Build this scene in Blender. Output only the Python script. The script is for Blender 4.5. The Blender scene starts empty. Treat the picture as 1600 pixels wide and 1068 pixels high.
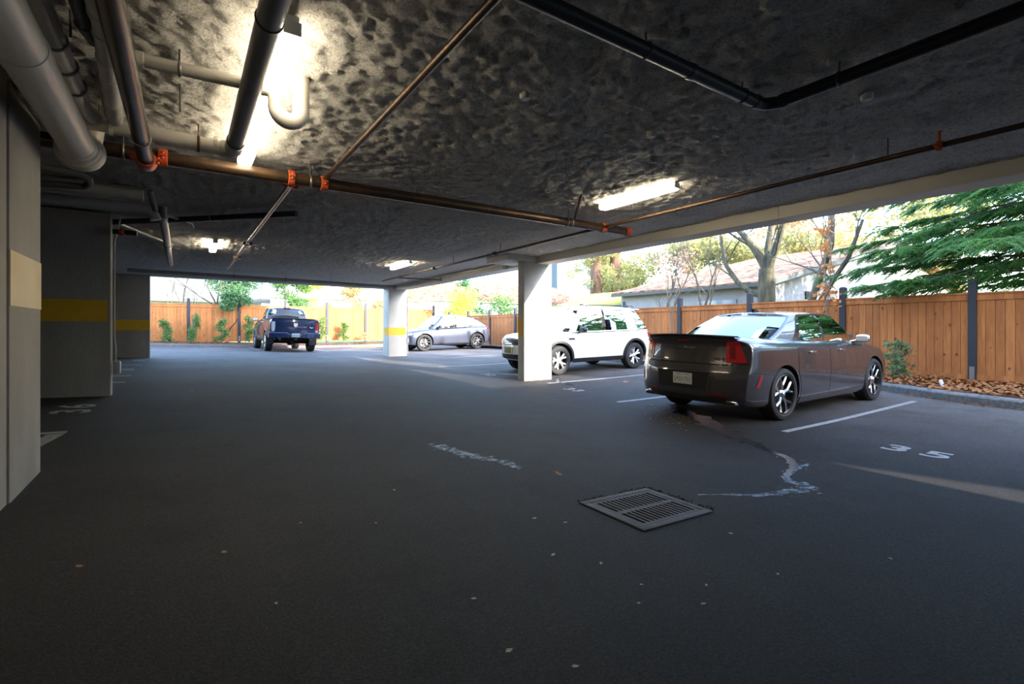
SKY = 0.95; SUN = 8; EXPO = 1.22
import bpy, bmesh, math, random
from mathutils import Vector, Matrix, noise
from mathutils.bvhtree import BVHTree
random.seed(7)
SC = bpy.context.scene
COL = SC.collection
PI = math.pi
R = math.radians

# ------------------------------------------------------------------ ground
def soft(t, k=.6): return .5*(t+math.sqrt(t*t+k*k))
def gz(x, y):
    return .038*soft(5.2-x)+.017*(soft(y-4)-soft(y-19, 2))+.018*soft(x-7.5)
CEIL = 2.95

# --------------------------------------------------------------- materials
def mat(name, col, rough=.6, metal=0., col2=None, scale=6., bump=0., bscale=30., detail=6., coat=0., emit=None, estr=0., ramp=(.35, .65), stretch=None, spec=None, bdist=.02):
    m = bpy.data.materials.new(name); m.use_nodes = True
    nt = m.node_tree; N = nt.nodes; L = nt.links
    b = N['Principled BSDF']
    b.inputs['Base Color'].default_value = (*col, 1)
    b.inputs['Roughness'].default_value = rough
    b.inputs['Metallic'].default_value = metal
    if spec is not None: b.inputs['Specular IOR Level'].default_value = spec
    if coat:
        b.inputs['Coat Weight'].default_value = coat
        b.inputs['Coat Roughness'].default_value = .03
    if emit:
        b.inputs['Emission Color'].default_value = (*emit, 1)
        b.inputs['Emission Strength'].default_value = estr
    if col2 or bump:
        tc = N.new('ShaderNodeTexCoord'); mp = N.new('ShaderNodeMapping')
        L.new(tc.outputs['Object'], mp.inputs['Vector'])
        if stretch: mp.inputs['Scale'].default_value = stretch
    if col2:
        n = N.new('ShaderNodeTexNoise'); n.inputs['Scale'].default_value = scale; n.inputs['Detail'].default_value = detail
        L.new(mp.outputs[0], n.inputs['Vector'])
        r = N.new('ShaderNodeValToRGB')
        r.color_ramp.elements[0].position = ramp[0]; r.color_ramp.elements[1].position = ramp[1]
        r.color_ramp.elements[0].color = (*col, 1); r.color_ramp.elements[1].color = (*col2, 1)
        L.new(n.outputs['Fac'], r.inputs['Fac']); L.new(r.outputs['Color'], b.inputs['Base Color'])
    if bump:
        n2 = N.new('ShaderNodeTexNoise'); n2.inputs['Scale'].default_value = bscale; n2.inputs['Detail'].default_value = 5
        L.new(mp.outputs[0], n2.inputs['Vector'])
        bp = N.new('ShaderNodeBump'); bp.inputs['Strength'].default_value = bump; bp.inputs['Distance'].default_value = bdist
        L.new(n2.outputs['Fac'], bp.inputs['Height']); L.new(bp.outputs['Normal'], b.inputs['Normal'])
    return m

def glass_mat(name, tint=(.12, .15, .15), trans=.5, ior=1.5, refl=1.):
    m = bpy.data.materials.new(name); m.use_nodes = True
    nt = m.node_tree; N = nt.nodes; L = nt.links
    N.remove(N['Principled BSDF']); out = N['Material Output']
    tr = N.new('ShaderNodeBsdfTransparent'); tr.inputs[0].default_value = (*[c*1.0 for c in tint], 1)
    gl = N.new('ShaderNodeBsdfGlossy'); gl.inputs['Roughness'].default_value = .01; gl.inputs['Color'].default_value = (refl, refl, refl, 1)
    fr = N.new('ShaderNodeFresnel'); fr.inputs['IOR'].default_value = ior
    mx = N.new('ShaderNodeMixShader')
    L.new(fr.outputs[0], mx.inputs[0]); L.new(tr.outputs[0], mx.inputs[1]); L.new(gl.outputs[0], mx.inputs[2])
    L.new(mx.outputs[0], out.inputs['Surface'])
    return m

M = {}
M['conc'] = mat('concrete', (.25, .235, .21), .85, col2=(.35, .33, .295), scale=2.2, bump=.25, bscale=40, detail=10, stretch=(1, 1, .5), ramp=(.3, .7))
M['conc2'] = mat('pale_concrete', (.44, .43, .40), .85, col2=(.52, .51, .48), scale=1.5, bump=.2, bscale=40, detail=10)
M['yellow'] = mat('yellow_band_paint', (.70, .42, .015), .6, col2=(.62, .36, .012), scale=5)
M['cream'] = mat('lit_band_paint', (.70, .60, .40), .7, col2=(.62, .50, .30), scale=3, bump=.1)  # yellow band, the bright light on it painted in as cream
M['beampaint'] = mat('beam_paint', (.50, .47, .41), .8, col2=(.55, .52, .46), scale=1.2, bump=.05)
M['greybeam'] = mat('grey_beam_concrete', (.40, .41, .42), .85, col2=(.47, .48, .49), scale=1.2, bump=.1)
M['darkgap'] = mat('dark_gap', (.01, .01, .01), .9)
M['pvc'] = mat('white_pipe', (.60, .57, .52), .38, col2=(.55, .52, .46), scale=3)
M['pvcgrey'] = mat('grey_pipe', (.14, .14, .145), .4, col2=(.18, .18, .18), scale=3)
M['pvclight'] = mat('light_grey_pipe', (.42, .41, .39), .45, col2=(.36, .35, .33), scale=4)
M['black'] = mat('black_pipe', (.025, .025, .028), .4)
M['steel'] = mat('dark_steel_pipe', (.045, .035, .032), .33, .6, col2=(.10, .06, .035), scale=5, stretch=(1, 1, 1))
M['rust'] = mat('rusty_steel_pipe', (.11, .060, .028), .38, .5, col2=(.06, .040, .028), scale=7, detail=8)
M['orange'] = mat('orange_coupling', (.62, .11, .03), .45, col2=(.45, .07, .02), scale=20)
M['zinc'] = mat('zinc_hanger', (.35, .34, .32), .4, .8)
M['rod'] = mat('hanger_rod', (.10, .09, .08), .5, .6)
M['lampwhite'] = mat('lamp_housing', (.75, .75, .72), .4)
M['tubeglow'] = mat('lamp_tube', (.9, .9, .85), .4, emit=(1., .86, .62), estr=18)
M['tubeglow2'] = mat('near_lamp_tube', (.9, .9, .85), .4, emit=(1., .86, .62), estr=12.5)
M['paintmark'] = mat('road_marking_paint', (.30, .30, .30), .75, col2=(.14, .14, .14), scale=22, ramp=(.35, .75))
M['iron'] = mat('cast_iron', (.035, .031, .028), .7, .2, col2=(.06, .05, .043), scale=12, bump=.3, bscale=60)
M['pit'] = mat('drain_pit', (.006, .006, .006), .9)
M['water'] = mat('wet_asphalt', (.006, .006, .007), .06, col2=(.012, .012, .013), scale=30, bump=.15, bscale=60)
M['film'] = mat('dried_mineral_film', (.17, .21, .28), .5)
def _film(m):
    N = m.node_tree.nodes; L = m.node_tree.links; b = N['Principled BSDF']
    tc = N.new('ShaderNodeTexCoord'); n = N.new('ShaderNodeTexNoise'); n.inputs['Scale'].default_value = 16; n.inputs['Detail'].default_value = 9; n.inputs['Roughness'].default_value = .7
    L.new(tc.outputs['Object'], n.inputs['Vector'])
    r = N.new('ShaderNodeValToRGB'); r.color_ramp.elements[0].position = .40; r.color_ramp.elements[0].color = (0, 0, 0, 1); r.color_ramp.elements[1].position = .62; r.color_ramp.elements[1].color = (.85, .85, .85, 1)
    L.new(n.outputs['Fac'], r.inputs['Fac']); L.new(r.outputs[0], b.inputs['Alpha'])
_film(M['film'])
M['leaf1'] = mat('orange_leaf', (.36, .13, .03), .7, col2=(.24, .075, .02), scale=9)
M['leaf2'] = mat('brown_leaf', (.20, .09, .035), .7, col2=(.42, .17, .05), scale=12)
M['leafpale'] = mat('pale_leaf', (.42, .36, .26), .7)
M['soil'] = mat('bark_mulch', (.055, .032, .022), .95, col2=(.13, .065, .035), scale=14, bump=.8, bscale=50)
M['kerb'] = mat('kerb_concrete', (.10, .10, .10), .9, col2=(.17, .165, .16), scale=20, bump=.6, bscale=60)
M['gravel'] = mat('gravel_edge', (.28, .27, .26), .9, col2=(.16, .15, .15), scale=60, bump=.8, bscale=90)
M['post'] = mat('charcoal_post', (.022, .026, .036), .6)
M['cedar'] = None
M['bark'] = mat('grey_bark', (.08, .065, .05), .9, col2=(.14, .12, .09), scale=9, bump=.6, bscale=20, stretch=(1, 1, .3))
M['bark2'] = mat('mossy_bark', (.055, .044, .034), .9, col2=(.13, .115, .06), scale=9, bump=1., bscale=22, stretch=(1, 1, .3))
M['redbark'] = mat('redwood_bark', (.10, .052, .035), .95, col2=(.19, .11, .07), scale=5, bump=.9, bscale=10, stretch=(1, 1, .2))
M['twig'] = mat('twig_bark', (.20, .16, .13), .9)
def leafmat(name, c1, c2, scale=2.5, trans=.25):
    m = mat(name, c1, .55, col2=c2, scale=scale, ramp=(.3, .7))
    b = m.node_tree.nodes['Principled BSDF']
    N = m.node_tree.nodes; L = m.node_tree.links
    t = N.new('ShaderNodeBsdfTranslucent'); t.inputs[0].default_value = (*[min(1, c*1.6) for c in c2], 1)
    mx = N.new('ShaderNodeMixShader'); mx.inputs[0].default_value = trans
    L.new(b.outputs[0], mx.inputs[1]); L.new(t.outputs[0], mx.inputs[2])
    L.new(mx.outputs[0], N['Material Output'].inputs['Surface'])
    return m
M['laurel'] = leafmat('laurel_leaf', (.035, .10, .04), (.09, .20, .07), 6)
M['shrub'] = leafmat('shrub_leaf', (.05, .13, .035), (.13, .24, .06), 9)
M['lime'] = leafmat('lime_leaf', (.42, .52, .06), (.62, .68, .14), 2)
M['conif'] = leafmat('conifer_needles', (.025, .085, .03), (.05, .15, .045), 1.2)
M['fir'] = leafmat('fir_needles', (.03, .085, .035), (.10, .22, .05), 2.2, .35)
M['olive'] = leafmat('olive_leaf', (.15, .17, .05), (.32, .29, .11), .6)
M['autumn'] = leafmat('autumn_leaf', (.36, .21, .09), (.50, .35, .16), .7)
M['vine'] = leafmat('vine_leaf', (.45, .15, .03), (.55, .24, .06), 6)
M['red'] = leafmat('red_leaf', (.30, .16, .13), (.42, .27, .22), 2)
M['rhodo'] = leafmat('rhododendron_leaf', (.05, .12, .05), (.11, .20, .09), 8)
M['grass'] = mat('grass', (.10, .19, .04), .9, col2=(.22, .28, .08), scale=3, bump=.5, bscale=60)
M['stucco'] = mat('white_stucco', (.29, .28, .295), .9, col2=(.33, .32, .335), scale=3, bump=.3, bscale=80)
M['trimg'] = mat('grey_trim', (.085, .085, .08), .7)
M['roofleaf'] = mat('leaf_strewn_roof', (.14, .045, .018), .9, col2=(.36, .20, .095), scale=3.2, detail=12, bump=.8, bscale=6, ramp=(.42, .56))
M['moss'] = mat('mossy_roof_edge', (.42, .40, .03), .95, col2=(.50, .40, .10), scale=5, bump=.5, bscale=30)
M['apt'] = mat('apartment_cladding', (.075, .095, .125), .8, col2=(.09, .11, .14), scale=.4)
M['aptwin'] = mat('apartment_glass', (.16, .22, .30), .1)
M['aptrail'] = mat('balcony_panel', (.45, .48, .53), .5)
M['greyroof'] = mat('grey_shingle_roof', (.09, .098, .096), .9, col2=(.14, .15, .145), scale=12, bump=.3, bscale=30)
M['whitewall'] = mat('white_siding', (.55, .55, .55), .8)
# car materials
def paint(name, col, rough=.28, metal=.6, coat=1.): 
    return mat(name, col, rough, metal, coat=coat)
M['tyre'] = mat('tyre_rubber', (.018, .018, .018), .75)
M['darktrim'] = mat('black_trim', (.018, .018, .02), .45)
M['chrome'] = mat('chrome', (.75, .75, .76), .12, 1.)
M['alloy'] = mat('polished_alloy', (.62, .60, .60), .2, 1.)
M['alloy_l'] = mat('silver_alloy', (.72, .73, .75), .35, .7)
M['alloy_d'] = mat('dark_alloy', (.05, .05, .055), .3, .8)
M['disc'] = mat('brake_steel', (.30, .29, .28), .35, 1.)
M['redlamp'] = mat('red_lamp', (.36, .012, .015), .12, coat=1.)
M['redlamp2'] = mat('dark_red_lamp', (.16, .006, .008), .15, coat=1.)
M['clearlamp'] = mat('clear_lamp', (.62, .63, .65), .12, .3, coat=1.)
M['inter'] = mat('car_interior', (.03, .03, .03), .8)
M['interbeige'] = mat('beige_interior', (.20, .17, .13), .8)
M['well'] = mat('wheel_well', (.008, .008, .008), .9)
M['platew'] = mat('white_plate', (.45, .47, .46), .5, col2=(.52, .54, .53), scale=8)
M['plateblue'] = mat('plate_lettering', (.10, .14, .22), .5)
M['platedk'] = mat('yellow_green_plate', (.16, .16, .05), .5)
M['winglass'] = glass_mat('car_glass', (.55, .62, .58), ior=1.7)
M['tintglass'] = glass_mat('tinted_car_glass', (.05, .06, .07), ior=1.5)
M['screen'] = glass_mat('rear_screen_glass', (.12, .16, .17), ior=1.4, refl=.45)

def asphalt():
    m = bpy.data.materials.new('asphalt'); m.use_nodes = True
    N = m.node_tree.nodes; L = m.node_tree.links; b = N['Principled BSDF']
    tc = N.new('ShaderNodeTexCoord')
    def noi(s, d=6, r=.6):
        n = N.new('ShaderNodeTexNoise'); n.inputs['Scale'].default_value = s; n.inputs['Detail'].default_value = d; n.inputs['Roughness'].default_value = r
        L.new(tc.outputs['Object'], n.inputs['Vector']); return n
    def ramp(src, p0, c0, p1, c1):
        r = N.new('ShaderNodeValToRGB'); r.color_ramp.elements[0].position = p0; r.color_ramp.elements[1].position = p1
        r.color_ramp.elements[0].color = c0; r.color_ramp.elements[1].color = c1
        L.new(src, r.inputs['Fac']); return r
    big = noi(.55, 5); r1 = ramp(big.outputs['Fac'], .3, (.0165, .0142, .0128, 1), .7, (.0275, .0255, .0245, 1))
    fine = noi(95, 3, .75); r2 = ramp(fine.outputs['Fac'], .40, (.55, .55, .55, 1), .66, (1.9, 1.85, 1.8, 1))
    mx = N.new('ShaderNodeMix'); mx.data_type = 'RGBA'; mx.blend_type = 'MULTIPLY'; mx.inputs['Factor'].default_value = 1
    L.new(r1.outputs[0], mx.inputs['A']); L.new(r2.outputs[0], mx.inputs['B'])
    st = noi(1.6, 8, .7); r3 = ramp(st.outputs['Fac'], .52, (1, 1, 1, 1), .66, (.62, .60, .58, 1))
    mx2 = N.new('ShaderNodeMix'); mx2.data_type = 'RGBA'; mx2.blend_type = 'MULTIPLY'; mx2.inputs['Factor'].default_value = .8
    L.new(mx.outputs['Result'], mx2.inputs['A']); L.new(r3.outputs[0], mx2.inputs['B'])
    vo = N.new('ShaderNodeTexVoronoi'); vo.inputs['Scale'].default_value = 22; L.new(tc.outputs['Object'], vo.inputs['Vector'])
    r4 = ramp(vo.outputs['Distance'], .03, (1, 1, 1, 1), .05, (0, 0, 0, 1))
    sep = noi(3, 2); r5 = ramp(sep.outputs['Fac'], .58, (0, 0, 0, 1), .62, (1, 1, 1, 1))
    mm = N.new('ShaderNodeMath'); mm.operation = 'MULTIPLY'; L.new(r4.outputs[0], mm.inputs[0]); L.new(r5.outputs[0], mm.inputs[1])
    mx3 = N.new('ShaderNodeMix'); mx3.data_type = 'RGBA'; mx3.inputs['B'].default_value = (.22, .19, .16, 1)
    L.new(mm.outputs[0], mx3.inputs['Factor']); L.new(mx2.outputs['Result'], mx3.inputs['A'])
    # daylight painted in: paving colour brightened from under the roof to the yard
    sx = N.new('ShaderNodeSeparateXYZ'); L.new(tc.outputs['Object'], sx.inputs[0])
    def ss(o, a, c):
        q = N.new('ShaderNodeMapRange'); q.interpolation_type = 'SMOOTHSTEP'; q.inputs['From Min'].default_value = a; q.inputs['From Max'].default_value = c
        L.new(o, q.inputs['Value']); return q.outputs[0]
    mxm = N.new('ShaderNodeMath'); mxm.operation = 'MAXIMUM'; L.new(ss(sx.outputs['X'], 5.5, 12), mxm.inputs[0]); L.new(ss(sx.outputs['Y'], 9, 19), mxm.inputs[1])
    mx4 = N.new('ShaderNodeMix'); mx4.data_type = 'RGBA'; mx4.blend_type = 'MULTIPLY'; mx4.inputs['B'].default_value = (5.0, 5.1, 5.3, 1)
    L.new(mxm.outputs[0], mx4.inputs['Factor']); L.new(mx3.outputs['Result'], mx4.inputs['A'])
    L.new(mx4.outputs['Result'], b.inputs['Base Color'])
    b.inputs['Roughness'].default_value = .78
    b.inputs['Specular IOR Level'].default_value = .22
    bn = noi(110, 6, .7); bp = N.new('ShaderNodeBump'); bp.inputs['Strength'].default_value = .75; bp.inputs['Distance'].default_value = .012
    L.new(bn.outputs['Fac'], bp.inputs['Height']); L.new(bp.outputs['Normal'], b.inputs['Normal'])
    return m
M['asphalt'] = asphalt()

def cedar():
    m = bpy.data.materials.new('cedar_boards'); m.use_nodes = True
    N = m.node_tree.nodes; L = m.node_tree.links; b = N['Principled BSDF']
    tc = N.new('ShaderNodeTexCoord')
    # u = x+y along the fence
    sp = N.new('ShaderNodeSeparateXYZ'); L.new(tc.outputs['Object'], sp.inputs[0])
    ad = N.new('ShaderNodeMath'); ad.operation = 'ADD'; L.new(sp.outputs['X'], ad.inputs[0]); L.new(sp.outputs['Y'], ad.inputs[1])
    dv = N.new('ShaderNodeMath'); dv.operation = 'DIVIDE'; L.new(ad.outputs[0], dv.inputs[0]); dv.inputs[1].default_value = .14
    fl = N.new('ShaderNodeMath'); fl.operation = 'FLOOR'; L.new(dv.outputs[0], fl.inputs[0])
    wn = N.new('ShaderNodeTexWhiteNoise'); wn.noise_dimensions = '1D'; L.new(fl.outputs[0], wn.inputs['W'])
    cr = N.new('ShaderNodeValToRGB'); cr.color_ramp.elements[0].color = (.36, .125, .034, 1); cr.color_ramp.elements[1].color = (.52, .195, .054, 1)
    L.new(wn.outputs['Value'], cr.inputs['Fac'])
    mp = N.new('ShaderNodeMapping'); mp.inputs['Scale'].default_value = (1, 1, .09); L.new(tc.outputs['Object'], mp.inputs['Vector'])
    gn = N.new('ShaderNodeTexNoise'); gn.inputs['Scale'].default_value = 38; gn.inputs['Detail'].default_value = 5; L.new(mp.outputs[0], gn.inputs['Vector'])
    gr = N.new('ShaderNodeValToRGB'); gr.color_ramp.elements[0].position = .3; gr.color_ramp.elements[0].color = (.72, .68, .62, 1); gr.color_ramp.elements[1].position = .7; gr.color_ramp.elements[1].color = (1.1, 1.1, 1.1, 1)
    L.new(gn.outputs['Fac'], gr.inputs['Fac'])
    mx = N.new('ShaderNodeMix'); mx.data_type = 'RGBA'; mx.blend_type = 'MULTIPLY'; mx.inputs['Factor'].default_value = 1
    L.new(cr.outputs[0], mx.inputs['A']); L.new(gr.outputs[0], mx.inputs['B'])
    # knots
    mk = N.new('ShaderNodeMapping'); mk.inputs['Scale'].default_value = (1, 1, .7); L.new(tc.outputs['Object'], mk.inputs['Vector'])
    vo = N.new('ShaderNodeTexVoronoi'); vo.inputs['Scale'].default_value = 5.5; L.new(mk.outputs[0], vo.inputs['Vector'])
    kr = N.new('ShaderNodeValToRGB'); kr.color_ramp.elements[0].position = .07; kr.color_ramp.elements[0].color = (.28, .2, .16, 1); kr.color_ramp.elements[1].position = .16; kr.color_ramp.elements[1].color = (1, 1, 1, 1)
    L.new(vo.outputs['Distance'], kr.inputs['Fac'])
    m2 = N.new('ShaderNodeMix'); m2.data_type = 'RGBA'; m2.blend_type = 'MULTIPLY'; m2.inputs['Factor'].default_value = 1
    L.new(mx.outputs['Result'], m2.inputs['A']); L.new(kr.outputs[0], m2.inputs['B'])
    L.new(m2.outputs['Result'], b.inputs['Base Color']); b.inputs['Roughness'].default_value = .75
    return m
M['cedar'] = cedar()

def fluff():
    m = bpy.data.materials.new('sprayed_fibre'); m.use_nodes = True
    N = m.node_tree.nodes; L = m.node_tree.links; b = N['Principled BSDF']
    tc = N.new('ShaderNodeTexCoord')
    n = N.new('ShaderNodeTexNoise'); n.inputs['Scale'].default_value = 1.3; n.inputs['Detail'].default_value = 8; n.inputs['Roughness'].default_value = .7
    L.new(tc.outputs['Object'], n.inputs['Vector'])
    r = N.new('ShaderNodeValToRGB'); r.color_ramp.elements[0].position = .32; r.color_ramp.elements[1].position = .66
    r.color_ramp.elements[0].color = (.86, .82, .76, 1); r.color_ramp.elements[1].color = (.96, .94, .91, 1)
    L.new(n.outputs['Fac'], r.inputs['Fac'])
    # crevice shade painted into the fibre colour as dark tufts
    n3 = N.new('ShaderNodeTexNoise'); n3.inputs['Scale'].default_value = 32; n3.inputs['Detail'].default_value = 7; n3.inputs['Roughness'].default_value = .7; n3.inputs['Distortion'].default_value = 1.5
    L.new(tc.outputs['Object'], n3.inputs['Vector'])
    r3 = N.new('ShaderNodeValToRGB'); r3.color_ramp.elements[0].position = .36; r3.color_ramp.elements[1].position = .54
    r3.color_ramp.elements[0].color = (.50, .48, .46, 1); r3.color_ramp.elements[1].color = (1, 1, 1, 1)
    L.new(n3.outputs['Fac'], r3.inputs['Fac'])
    mm = N.new('ShaderNodeMix'); mm.data_type = 'RGBA'; mm.blend_type = 'MULTIPLY'; mm.inputs['Factor'].default_value = 1
    L.new(r.outputs[0], mm.inputs['A']); L.new(r3.outputs[0], mm.inputs['B']); L.new(mm.outputs['Result'], b.inputs['Base Color'])
    b.inputs['Roughness'].default_value = .95; b.inputs['Specular IOR Level'].default_value = .1
    n2 = N.new('ShaderNodeTexNoise'); n2.inputs['Scale'].default_value = 30; n2.inputs['Detail'].default_value = 9; n2.inputs['Roughness'].default_value = .78; n2.inputs['Distortion'].default_value = 1.2
    L.new(tc.outputs['Object'], n2.inputs['Vector'])
    bp = N.new('ShaderNodeBump'); bp.inputs['Strength'].default_value = 1.; bp.inputs['Distance'].default_value = .055
    L.new(n2.outputs['Fac'], bp.inputs['Height']); L.new(bp.outputs['Normal'], b.inputs['Normal'])
    return m
M['fluff'] = fluff()

# ------------------------------------------------------------------ mesh kit
class MB:
    def __init__(s): s.v = []; s.f = []; s.mi = []
    def add(s, vs, fs, mi=0):
        o = len(s.v); s.v += [tuple(v) for v in vs]; s.f += [tuple(i+o for i in f) for f in fs]; s.mi += [mi]*len(fs); return s
    def box(s, a, b, mi=0, bev=0):
        (x0, y0, z0), (x1, y1, z1) = a, b
        if bev:
            bm = bmesh.new(); bmesh.ops.create_cube(bm, size=1)
            for v in bm.verts:
                v.co = Vector(((x0+x1)/2+v.co.x*(x1-x0), (y0+y1)/2+v.co.y*(y1-y0), (z0+z1)/2+v.co.z*(z1-z0)))
            bmesh.ops.bevel(bm, geom=bm.edges[:], offset=bev, segments=2, affect='EDGES', profile=.6)
            bm.verts.index_update()
            s.add([v.co[:] for v in bm.verts], [[v.index for v in f.verts] for f in bm.faces], mi); bm.free(); return s
        return s.add([(x0,y0,z0),(x1,y0,z0),(x1,y1,z0),(x0,y1,z0),(x0,y0,z1),(x1,y0,z1),(x1,y1,z1),(x0,y1,z1)],
                     [(0,3,2,1),(4,5,6,7),(0,1,5,4),(1,2,6,5),(2,3,7,6),(3,0,4,7)], mi)
    def tube(s, pts, r, n=12, mi=0, cap=True):
        pts = [Vector(p) for p in pts]; m = len(pts)
        rs = r if isinstance(r, (list, tuple)) else [r]*m
        vs = []; fs = []; up = None
        for i, p in enumerate(pts):
            d = (pts[min(i+1, m-1)]-pts[max(i-1, 0)]).normalized()
            if up is None:
                up = Vector((0, 0, 1)) if abs(d.z) < .9 else Vector((1, 0, 0))
            a = d.cross(up)
            if a.length < 1e-5: a = d.cross(Vector((1, 0, 0)))
            a.normalize(); b = a.cross(d).normalized(); up = b
            for k in range(n):
                t = 2*PI*k/n; vs.append(p+(a*math.cos(t)+b*math.sin(t))*rs[i])
        for i in range(m-1):
            for k in range(n):
                k2 = (k+1) % n; fs.append((i*n+k, i*n+k2, (i+1)*n+k2, (i+1)*n+k))
        if cap: fs.append(tuple(range(n))[::-1]); fs.append(tuple((m-1)*n+k for k in range(n)))
        return s.add(vs, fs, mi)
    def lathe(s, prof, center, axis, n=32, mi=0, close=False):
        """prof: (radius, offset along axis)"""
        ax = Vector(axis).normalized(); c = Vector(center)
        u = ax.cross(Vector((0, 0, 1)) if abs(ax.z) < .9 else Vector((1, 0, 0))).normalized(); w = ax.cross(u)
        vs = []; fs = []; m = len(prof)
        for r, h in prof:
            for k in range(n):
                t = 2*PI*k/n; vs.append(c+ax*h+(u*math.cos(t)+w*math.sin(t))*r)
        for i in range(m if close else m-1):
            j = (i+1) % m
            for k in range(n):
                k2 = (k+1) % n; fs.append((i*n+k, i*n+k2, j*n+k2, j*n+k))
        return s.add(vs, fs, mi)
    def prism(s, poly, z0, z1, mi=0, f=None):
        """poly in plane (a,b), extruded c from z0..z1, f maps (a,b,c)->xyz"""
        f = f or (lambda a, b, c: (a, b, c)); n = len(poly)
        vs = [f(a, b, z0) for a, b in poly]+[f(a, b, z1) for a, b in poly]
        fs = [tuple(range(n))[::-1], tuple(range(n, 2*n))]+[(i, (i+1) % n, n+(i+1) % n, n+i) for i in range(n)]
        return s.add(vs, fs, mi)
    def grid(s, P, mi=0, flip=False):
        n = len(P); m = len(P[0]); vs = [p for row in P for p in row]
        fs = [(i*m+j, i*m+j+1, (i+1)*m+j+1, (i+1)*m+j) for i in range(n-1) for j in range(m-1)]
        if flip: fs = [f[::-1] for f in fs]
        return s.add(vs, fs, mi)
    def build(s, name, mats, parent=None, smooth=None, fix=True):
        me = bpy.data.meshes.new(name); me.from_pydata(s.v, [], s.f)
        if not isinstance(mats, (list, tuple)): mats = [mats]
        for m in mats: me.materials.append(m)
        if len(mats) > 1: me.polygons.foreach_set('material_index', s.mi)
        if fix and len(s.f) < 60000:
            bm = bmesh.new(); bm.from_mesh(me); bmesh.ops.recalc_face_normals(bm, faces=bm.faces[:])
            bm.to_mesh(me); bm.free()
        if smooth is not None:
            me.polygons.foreach_set('use_smooth', [True]*len(me.polygons))
            try: me.set_sharp_from_angle(angle=R(smooth))
            except Exception: pass
        me.update()
        o = bpy.data.objects.new(name, me); COL.objects.link(o)
        if parent: o.parent = parent
        return o

def tag(o, label=None, cat=None, group=None, kind=None):
    if label: o['label'] = label
    if cat: o['category'] = cat
    if group: o['group'] = group
    if kind: o['kind'] = kind
    return o
def empty(name, loc=(0, 0, 0), rz=0, label=None, cat=None, group=None):
    o = bpy.data.objects.new(name, None); COL.objects.link(o); o.location = loc; o.rotation_euler = (0, 0, rz)
    o.empty_display_size = .2
    return tag(o, label, cat, group)
def struct(o): o['kind'] = 'structure'; return o
def kids(o): return [c for c in bpy.data.objects if c.parent == o]
def copy_tree(o, parent=None):
    c = o.copy(); COL.objects.link(c); c.parent = parent
    for ch in kids(o): copy_tree(ch, c)
    return c
def text_mesh(body, size, depth=.001, spacing=1.0, sx=1.0, bold=0.):
    cu = bpy.data.curves.new('lettering', 'FONT'); cu.body = body; cu.size = size; cu.extrude = depth; cu.space_character = spacing
    cu.align_x = 'CENTER'; cu.align_y = 'CENTER'; cu.offset = bold
    t = bpy.data.objects.new('lettering', cu); COL.objects.link(t)
    bpy.context.view_layer.update()
    dg = bpy.context.evaluated_depsgraph_get()
    me = bpy.data.meshes.new_from_object(t.evaluated_get(dg))
    bpy.data.objects.remove(t)
    for v in me.vertices: v.co.x *= sx
    return me
def mobj(name, me, m, parent=None):
    me.materials.clear(); me.materials.append(m)
    o = bpy.data.objects.new(name, me); COL.objects.link(o)
    if parent: o.parent = parent
    return o
# =================================================================== CARS
def sup(b, c, r, e=.55, mi=0, n=14):
    V = []; sg = lambda v, p: math.copysign(abs(v)**p, v)
    for i in range(n+1):
        ph = -PI/2+PI*i/n
        for j in range(2*n):
            t = PI*j/n; V.append((c[0]+r[0]*sg(math.cos(ph), e)*sg(math.cos(t), e), c[1]+r[1]*sg(math.cos(ph), e)*sg(math.sin(t), e), c[2]+r[2]*sg(math.sin(ph), e)))
    m = 2*n; b.add(V, [(i*m+j, i*m+(j+1) % m, (i+1)*m+(j+1) % m, (i+1)*m+j) for i in range(n) for j in range(m)], mi)
def lerp(a, b, t): return a+(b-a)*t
def table(tb, x):
    """smooth interpolation through (x, value...) rows"""
    if x <= tb[0][0]: return tb[0][1:]
    if x >= tb[-1][0]: return tb[-1][1:]
    for i in range(len(tb)-1):
        if tb[i][0] <= x <= tb[i+1][0]: break
    x0, x1 = tb[i][0], tb[i+1][0]; t = (x-x0)/(x1-x0)
    out = []
    for k in range(1, len(tb[0])):
        p1, p2 = tb[i][k], tb[i+1][k]
        m1 = (p2-tb[i-1][k])/(x1-tb[i-1][0]) if i > 0 else (p2-p1)/(x1-x0)
        m2 = (tb[i+2][k]-p1)/(tb[i+2][0]-x0) if i+2 < len(tb) else (p2-p1)/(x1-x0)
        d = (p2-p1)/(x1-x0)
        if d == 0: m1 = m2 = 0
        else:
            m1 = max(0, min(m1/d, 3))*d; m2 = max(0, min(m2/d, 3))*d
        h = x1-x0; t2 = t*t; t3 = t2*t
        out.append((2*t3-3*t2+1)*p1+(t3-2*t2+t)*h*m1+(-2*t3+3*t2)*p2+(t3-t2)*h*m2)
    return out
def crom(P, n):
    out = []
    for i in range(len(P)-1):
        p0 = P[max(i-1, 0)]; p1 = P[i]; p2 = P[i+1]; p3 = P[min(i+2, len(P)-1)]
        for k in range(n):
            t = k/n
            out.append(tuple(.5*((2*b)+(-a+c)*t+(2*a-5*b+4*c-d)*t*t+(-a+3*b-3*c+d)*t**3) for a, b, c, d in zip(p0, p1, p2, p3)))
    out.append(tuple(P[-1])); return out

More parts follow.
